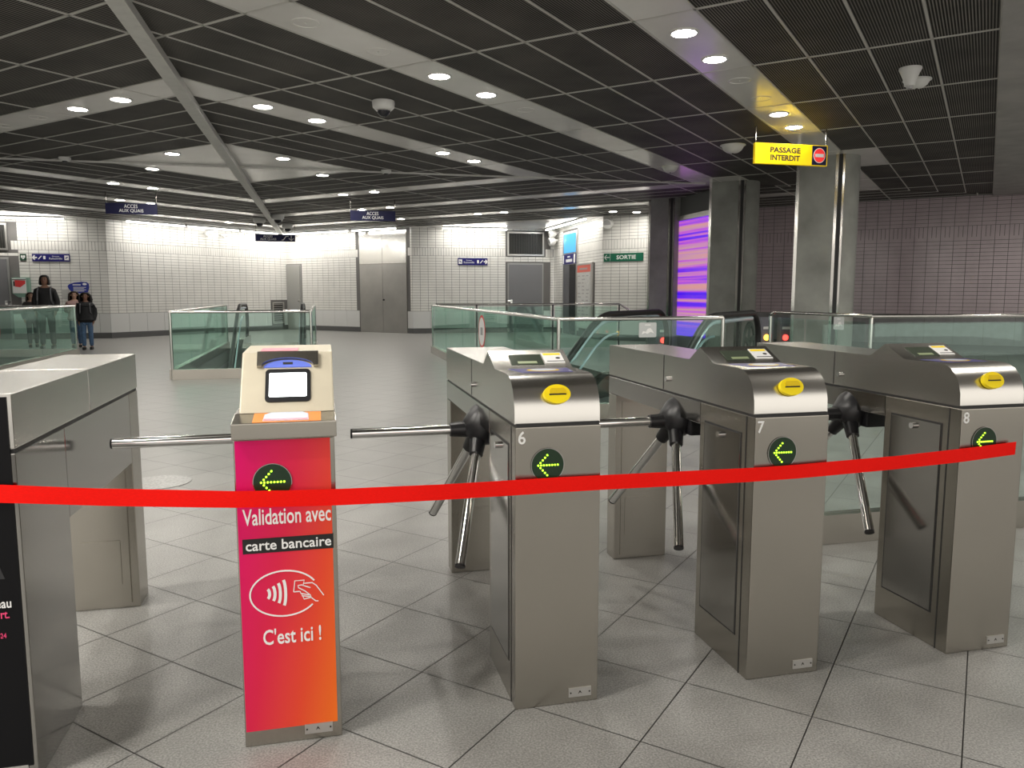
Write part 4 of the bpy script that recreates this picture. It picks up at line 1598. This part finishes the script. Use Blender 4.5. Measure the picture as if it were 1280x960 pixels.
# lift front
t = struct(thing('door_5', 'brushed steel double lift doors on the far wall', 'door', (*UV(UW, 16.6), 0)))
del t['category']
fr = frame((*UV(UW, 17.60), 0), (S, -S, 0), (0, 0, 1))
LSTEEL = mat('lift_steel', (.40, .39, .37), .33, .9, noise=.1, nscale=1.5)
p = MB(fr); p.box(.0, .0, -.004, 1.98, CZ - .06, .006); p.build('surround', STEEL_D, t)
for a, b in ((.02, .985), (.995, 1.96)):
    p = MB(fr); p.box(a, .012, .006, b, 2.185, .02); k = p.build('door_leaf', LSTEEL, t)
    p = MB(fr); p.box(a, 2.205, .006, b, CZ - .08, .02); p.build('upper_panel', STEEL_B, t)
p = MB(fr); p.tube([(1.03, 1.05, .02), (1.03, 1.05, .05)], .03, 10); p.build('lock', BLACKP, k)
m = MB(fr); m.box(1.99, 0, .0, 2.0, CZ, .05)


def grille(fr, w_, h_, label, nslat, horizontal=False, dark=BLACKP):
    t = thing('wall_grille', label, 'grille', tuple(fr.translation))
    p = MB(fr); p.box(0, 0, -.004, w_, h_, .004); p.build('back', DARKGAP, t)
    for a in ((0, 0, w_, .05), (0, h_ - .05, w_, h_), (0, .05, .05, h_ - .05), (w_ - .05, .05, w_, h_ - .05)):
        p = MB(fr); p.box(a[0], a[1], .004, a[2], a[3], .035); p.build('frame', ALU, t)
    for k in range(nslat):
        p = MB(fr)
        if horizontal:
            y = .05 + (h_ - .1) * (k + .5) / nslat
            p.box(.05, y - .012, .006, w_ - .05, y + .008, .026)
        else:
            x = .05 + (w_ - .1) * (k + .5) / nslat
            p.box(x - .010, .05, .006, x + .010, h_ - .05, .028)
        p.build('slat', dark, t)
    return t


grille(frame((5.80, yr, 2.46), (1, 0, 0), (0, 0, 1)), 1.22, .76, 'black louvred grille above the right alcove door', 20, dark=mat('dark_slat', (.05, .05, .045), .4))
grille(frame((pL[0] - 4.2 + .80, yl, 2.42), (1, 0, 0), (0, 0, 1)), .97, .72, 'dark grille above the door at the left picture edge', 16, dark=mat('dark_slat', (.05, .05, .045), .4))
grille(frame((*UV(UW - .70, VW), .22), (S, S, 0), (0, 0, 1)), .52, .74, 'small louvred metal vent low on the far left wall', 9, True, ALU)


# ------------------------------------------------------------------ ceiling and wall devices
def dome_camera(x, y, r, label, light=True, group='dome cameras under the ceiling'):
    t = thing('dome_camera', label, 'camera', (x, y, CZ - .004), group=group)
    p = MB(); p.lathe([(r * 1.02, 0), (r * 1.05, -.02), (r * 1.0, -r * .6), (r * .8, -r * .8), (r * .62, -r * .82)], n=24); p.build('housing', WHITEPL, t, True, True)
    p = MB(); p.lathe([(r * .62, -r * .80)] + [(r * .62 * math.cos(a), -r * .82 - r * .62 * math.sin(a)) for a in [math.pi / 2 * i / 8 for i in range(8)]] + [(.001, -r * 1.44)], n=24)
    p.build('dome', mat('smoked_dome', (.02, .02, .025), .08), t, True, True)
    p = MB(); p.lathe([(r * .68, -r * .80), (r * .70, -r * .9), (r * .62, -r * .9)], n=24); p.build('ring', ALU, t, True, True)
    return t


dome_camera(.69, 8.68, .115, 'white dome camera with dark lens on the ceiling, above the red column')
dome_camera(-1.62, 22.6, .16, 'dome camera left of the beam end above the far blue sign')
dome_camera(-1.08, 21.5, .16, 'dome camera right of the beam end, nearest of three by the far sign')
dome_camera(-.95, 24.3, .16, 'dome camera right of the beam end, farthest of three by the far sign')


def bowl(x, y, r, label, stem=False, z=CZ):
    t = thing('ceiling_sensor', label, 'sensor', (x, y, z - .004), group='white bowl sensors under the ceiling')
    p = MB(); p.lathe([(r, 0), (r, -.012), (r * .8, -r * .45), (r * .5, -r * .66), (.02, -r * .72)], n=24); p.build('bowl', WHITEPL, t, True, True)
    p = MB(); p.lathe([(r * 1.12, 0), (r * 1.12, -.01), (r * .9, -.014)], n=24); p.build('flange', WHITEPL, t, True, True)
    p = MB(); p.lathe([(.012, -r * .70), (.010, -r * .80), (.001, -r * .80)], n=8); p.build('tip', DARKTXT, t, True, True)


bowl(5.59, 10.04, .155, 'white bowl shaped sensor on the ceiling left of the yellow sign')
bowl(5.54, 11.94, .13, 'white bowl shaped sensor on the strip in front of the dark pillar')
bowl(5.62, 6.62, .115, 'white bowl shaped sensor at right, partly behind the cone speaker')
t = thing('cone_speaker', 'white cone shaped device hanging from the ceiling at right', 'speaker', (5.27, 6.30, CZ - .004))
p = MB(); p.lathe([(.095, 0), (.098, -.014), (.08, -.05), (.05, -.12), (.046, -.16), (.001, -.165)], n=24); p.build('cone', WHITEPL, t, True, True)
p = MB(); p.lathe([(.030, -.16), (.024, -.185), (.001, -.186)], n=16); p.build('nozzle', mat('grey_plastic', (.4, .4, .4), .5), t, True, True)
for x, y, lab in ((-3.73, 13.3, 'small white detector on the ceiling at left'), (1.09, 13.4, 'small white detector on the ceiling above the right blue sign')):
    t = thing('smoke_detector', lab, 'detector', (x, y, CZ - .004))
    p = MB(); p.lathe([(.085, 0), (.085, -.03), (.06, -.055), (.001, -.06)], n=20); p.build('base', WHITEPL, t, True, True)
    p = MB(); p.lathe([(.04, -.055), (.035, -.075), (.001, -.078)], n=12); p.build('sensor', BLACKP, t, True, True)


def wall_speaker(fr, label, r=.11):
    t = thing('wall_camera', label, 'camera', tuple(fr.translation), group='round devices on the wall tops')
    p = MB(fr); p.tube([(0, 0, 0), (0, 0, .14)], .04, 12); p.build('bracket', WHITEPL, t, True)
    p = MB(fr); p.tube([(0, 0, .10), (0, -.02, .16), (0, -.05, .30)], [r * .6, r, r], 18); k = p.build('head', WHITEPL, t, True)
    p = MB(fr); p.tube([(0, -.05, .30), (0, -.052, .305)], [r * .8, r * .8], 18); p.build('front', mat('grey_plastic', (.4, .4, .4), .5), k)


wall_speaker(frame((*UV(16.0, VW), 3.12), (S, S, 0), (0, 0, 1)), 'round grey device high on the far left wall')
wall_speaker(frame((*UV(16.6, VW), 3.10), (S, S, 0), (0, 0, 1)), 'smaller white device high on the far left wall', .07)
wall_speaker(frame((XS, 24.0, 3.16), (0, -1, 0), (0, 0, 1)), 'upper white round device in the right alcove corner', .12)
wall_speaker(frame((XS, 24.05, 2.93), (0, -1, 0), (0, 0, 1)), 'lower white round device in the right alcove corner', .13)
wall_speaker(frame((*UV(UW, vS - .25), 3.12), (S, -S, 0), (0, 0, 1)), 'grey round device at the wall top left of the exit sign', .13)

# ------------------------------------------------------------------ people
SKIN = mat('skin_brown', (.23, .12, .08), .5)
SKIN2 = mat('skin_light', (.48, .29, .21), .5)
HAIR = mat('black_hair', (.010, .008, .008), .55)
HAIRB = mat('brown_hair', (.03, .018, .012), .55)
COATB = mat('black_coat', (.009, .009, .011), .7, noise=.3, nscale=30)
COATD = mat('dark_coat', (.022, .019, .02), .7)
COATP = mat('pink_coat', (.42, .27, .25), .7)
JEANS = mat('blue_jeans', (.07, .13, .24), .7, noise=.25, nscale=25)
DARKJ = mat('dark_trousers', (.03, .035, .045), .7)
SHOE = mat('black_shoe', (.008, .008, .008), .5)


def skin_mesh(name, verts, edges, radii, material, parent, root=0, sub=2):
    me = bpy.data.meshes.new(name)
    me.from_pydata(verts, edges, [])
    o = bpy.data.objects.new(name, me)
    COL.objects.link(o)
    o.modifiers.new('skin', 'SKIN').use_smooth_shade = True
    sv = me.skin_vertices[0].data
    for i, r in enumerate(radii):
        sv[i].radius = r if isinstance(r, tuple) else (r, r)
        sv[i].use_root = (i == root)
    md = o.modifiers.new('sub', 'SUBSURF'); md.levels = sub
    bpy.context.view_layer.update()
    ev = o.evaluated_get(bpy.context.evaluated_depsgraph_get())
    nm = bpy.data.meshes.new_from_object(ev)
    bpy.data.objects.remove(o)
    nm.materials.clear()
    nm.materials.append(material)
    for p in nm.polygons:
        p.use_smooth = True
    r = bpy.data.objects.new(name, nm)
    COL.objects.link(r)
    r.parent = parent
    return r


def person(loc, H, rz, label, skin, hair, coat, legs, long_hair=True, stride=.06, arms='down', bag=False, big_hair=1.0, puff=1.0):
    t = thing('person', label, 'person', (*loc, 0), rz, 'people by the left wall')
    k = H / 1.66
    # joints, facing -y
    hw, sw_ = .085 * k, .175 * k
    zs = dict(ankle=.08, knee=.46, hip=.86, waist=1.00, chest=1.24, sh=1.36, neck=1.43, chin=1.475, head=1.56, top=1.63)
    Z = {a: b * k for a, b in zs.items()}
    V, E_, R = [], [], []

    def a(p, r, par=None):
        V.append(p); R.append(r)
        if par is not None:
            E_.append((par, len(V) - 1))
        return len(V) - 1
    pel = a((0, 0, Z['hip']), (.13 * k, .10 * k))
    wst = a((0, 0, Z['waist']), (.125 * k, .09 * k), pel)
    ch = a((0, 0, Z['chest']), (.15 * k, .10 * k), wst)
    nk0 = a((0, .005, Z['sh']), (.085 * k, .065 * k), ch)
    nk = a((0, .0, Z['neck']), .048 * k, nk0)
    hd0 = a((0, -.012 * k, Z['chin']), (.062 * k, .070 * k), nk)
    hd1 = a((0, -.015 * k, Z['head']), (.078 * k, .092 * k), hd0)
    hd2 = a((0, -.005 * k, Z['top']), (.060 * k, .068 * k), hd1)
    legs_pts, arm_pts = [], []
    for s in (-1, 1):
        fy = s * stride * k
        h = a((s * hw, 0, Z['hip'] - .06 * k), .085 * k, pel)
        kn = a((s * hw * 1.05, fy * .4 - .02 * k, Z['knee']), .056 * k, h)
        an = a((s * hw * 1.05, fy + .015 * k, Z['ankle']), .038 * k, kn)
        ft = a((s * hw * 1.15, fy - .13 * k, .035 * k), (.036 * k, .030 * k), an)
        legs_pts.append(((s * hw, 0, Z['hip'] - .06 * k), (s * hw * 1.05, fy * .4 - .02 * k, Z['knee']), (s * hw * 1.05, fy + .015 * k, Z['ankle'])))
        sh = a((s * sw_, .0, Z['sh'] - .03 * k), .058 * k, nk0)
        if arms == 'down':
            el, wr = (s * (sw_ + .055 * k), .03 * k, 1.06 * k), (s * (sw_ + .02 * k), -.07 * k, .84 * k)
        else:
            el, wr = (s * (sw_ + .06 * k), .02 * k, 1.06 * k), (s * (sw_ - .07 * k), -.15 * k, 1.12 * k)
        e = a(el, .043 * k, sh)
        w_ = a(wr, .031 * k, e)
        arm_pts.append(((s * sw_ * .93, 0, Z['sh'] - .055 * k), el, wr))
        dv = (Vector(wr) - Vector(el)).normalized()
        pm = Vector(wr) + dv * .06 * k
        pa = a(tuple(pm), (.034 * k, .018 * k), w_)
        side = Vector((0, 1, 0)) if arms == 'down' else Vector((0, 0, 1))
        for j, ln in enumerate((.062, .070, .066, .052)):
            off = side * (j - 1.5) * .016 * k
            f1 = a(tuple(pm + off + dv * .035 * k), .0085 * k, pa)
            a(tuple(pm + off + dv * (.02 + ln) * k + Vector((-s * .008 * k, 0, 0))), .0075 * k, f1)
        th = a(tuple(Vector(wr) + dv * .035 * k - side * .036 * k), .009 * k, w_)
        a(tuple(Vector(wr) + dv * .075 * k - side * .046 * k), .008 * k, th)
    body = skin_mesh('body', V, E_, R, skin, t, pel)
    # face: nose, eyes, brows, mouth, ears as one small mesh each
    f = MB()
    yf = -.102 * k
    f.add([(-.012 * k, yf - .004 * k, 1.535 * k), (.012 * k, yf - .004 * k, 1.535 * k), (0, yf - .024 * k, 1.532 * k), (0, yf - .004 * k, 1.575 * k), (0, yf + .01 * k, 1.53 * k)], [(0, 1, 2), (0, 2, 3), (1, 3, 2), (0, 4, 1), (0, 3, 4), (1, 4, 3)])
    for s in (-1, 1):
        f.lathe([(.012 * k, -.02 * k), (.016 * k, 0), (.012 * k, .022 * k)], (s * .083 * k, 0, 1.55 * k), 8)
    f.build('nose_and_ears', skin, body, True, True)
    f = MB()
    for s in (-1, 1):
        f.tube([(s * .030 * k, yf + .006 * k, 1.568 * k), (s * .030 * k, yf - .006 * k, 1.568 * k)], .0085 * k, 8)
        f.box(s * .030 * k - .015 * k, yf - .004 * k, 1.584 * k, s * .030 * k + .015 * k, yf + .006 * k, 1.590 * k)
    f.build('eyes', HAIR, body, local=True)
    f = MB(); f.tube([(-.022 * k, yf + .012 * k, 1.508 * k), (0, yf + .002 * k, 1.505 * k), (.022 * k, yf + .012 * k, 1.508 * k)], .006 * k, 6)
    f.build('mouth', mat('lips', (.25, .08, .07), .5), body, local=True)
    # clothing
    V2 = [(0, 0, Z['hip'] - .10 * k), (0, 0, Z['hip'] + .02 * k), (0, 0, Z['waist'] + .03 * k), (0, 0, Z['chest']), (0, .01 * k, Z['sh'] + .005 * k), (0, 0, Z['neck'] - .005 * k)]
    E2 = [(0, 1), (1, 2), (2, 3), (3, 4), (4, 5)]
    R2 = [(.19 * k, .14 * k), (.19 * k, .14 * k), (.175 * k, .13 * k), (.185 * k, .135 * k), (.12 * k, .09 * k), (.072 * k, .072 * k)]
    R2 = [(p_ * (puff if i_ < 4 else 1), q_ * puff) for i_, (p_, q_) in enumerate(R2)]
    for sh, el, wr in arm_pts:
        i = len(V2)
        V2 += [sh, el, wr]
        E2 += [(4, i), (i, i + 1), (i + 1, i + 2)]
        R2 += [.074 * k * puff, .066 * k * puff, .050 * k]
    skin_mesh('coat', V2, E2, R2, coat, t, 2)
    V3 = [(0, 0, Z['hip'])]; E3 = []; R3 = [(.125 * k, .10 * k)]
    for p0, p1, p2 in legs_pts:
        i = len(V3)
        V3 += [p0, p1, (p2[0], p2[1], p2[2] + .01 * k)]
        E3 += [(0, i), (i, i + 1), (i + 1, i + 2)]
        R3 += [.098 * k, .070 * k, .060 * k]
    skin_mesh('trousers', V3, E3, R3, legs, t, 0)
    for p0, p1, p2 in legs_pts:
        s = MB()
        x, y = p2[0], p2[1]
        s.prism([(x - .042 * k, y + .06 * k), (x + .042 * k, y + .06 * k), (x + .048 * k, y - .08 * k), (x + .03 * k, y - .185 * k), (x - .03 * k, y - .185 * k), (x - .048 * k, y - .08 * k)], .002, .085 * k)
        s.build('shoe', SHOE, t, local=True, bevel=.015 * k)
    # hair: a shell around the head, open at the face
    b = big_hair
    prof = [(1.665, .030), (1.652, .068), (1.625, .092), (1.59, .103), (1.55, .108), (1.50, .112), (1.46, .114)] + ([(1.41, .118), (1.36, .105)] if long_hair else [(1.44, .10)])
    na = 28
    hv, hf = [], []
    for zz, rr in prof:
        grow = 1 + (b - 1) * (1.2 if zz < 1.6 else .6)
        for q in range(na):
            an = 2 * math.pi * q / na
            jit = 1 + random.uniform(-.05, .05) * b
            hv.append((rr * grow * jit * math.sin(an) * k, (.018 - rr * 1.02 * (1 if math.cos(an) > 0 else grow) * math.cos(an) * jit) * k, (zz + (.012 * (b - 1) if zz > 1.6 else 0)) * k))
    for ri in range(len(prof) - 1):
        for q in range(na):
            an = 2 * math.pi * (q + .5) / na
            front = math.cos(an) > math.cos(math.radians(52))
            if front and prof[ri][0] < 1.64:
                continue
            q2 = (q + 1) % na
            hf.append((ri * na + q, ri * na + q2, (ri + 1) * na + q2, (ri + 1) * na + q))
    hf.append(tuple(range(na)))
    hm = MB(); hm.add(hv, hf)
    ho = hm.build('hair', hair, t, True, True)
    bmh = bmesh.new(); bmh.from_mesh(ho.data)
    bmesh.ops.solidify(bmh, geom=list(bmh.faces), thickness=.014 * k)
    bmh.to_mesh(ho.data); bmh.free()
    if bag:
        for s in (-1, 1):
            p = MB(); p.tube([(s * .12 * k, .02 * k, 1.40 * k), (s * .125 * k, -.145 * k, 1.32 * k), (s * .135 * k, -.15 * k, 1.10 * k), (s * .16 * k, -.02 * k, 1.0 * k)], .017 * k, 8)
            p.build('backpack_strap', mat('grey_strap', (.12, .12, .13), .6), t, True, True)
        p = MB(); p.box(-.15 * k, .12 * k, .98 * k, .15 * k, .26 * k, 1.38 * k)
        p.build('backpack', mat('grey_strap', (.12, .12, .13), .6), t, local=True, bevel=.05 * k)
    return t


person((-6.06, 19.55), 1.66, .12, 'adult in a black coat with dark shoulder length hair, standing behind the left glass', SKIN, HAIR, COATB, DARKJ, False, .10, 'down', True)
person((-6.62, 20.35), 1.28, .35, 'child in a dark coat half hidden behind the adult', SKIN2, HAIRB, COATD, DARKJ, True, .08, 'down', False, 1.15)
person((-5.60, 20.0), 1.30, .25, 'child in a pink coat and jeans, half hidden behind another child', SKIN2, HAIRB, COATP, JEANS, True, .10, 'fold', False, 1.35, 1.15)
person((-5.14, 19.15), 1.27, .1, 'child in a black jacket and blue jeans with big curly hair, front of the group', SKIN, HAIR, COATB, JEANS, True, .05, 'down', True, 1.5, 1.25)
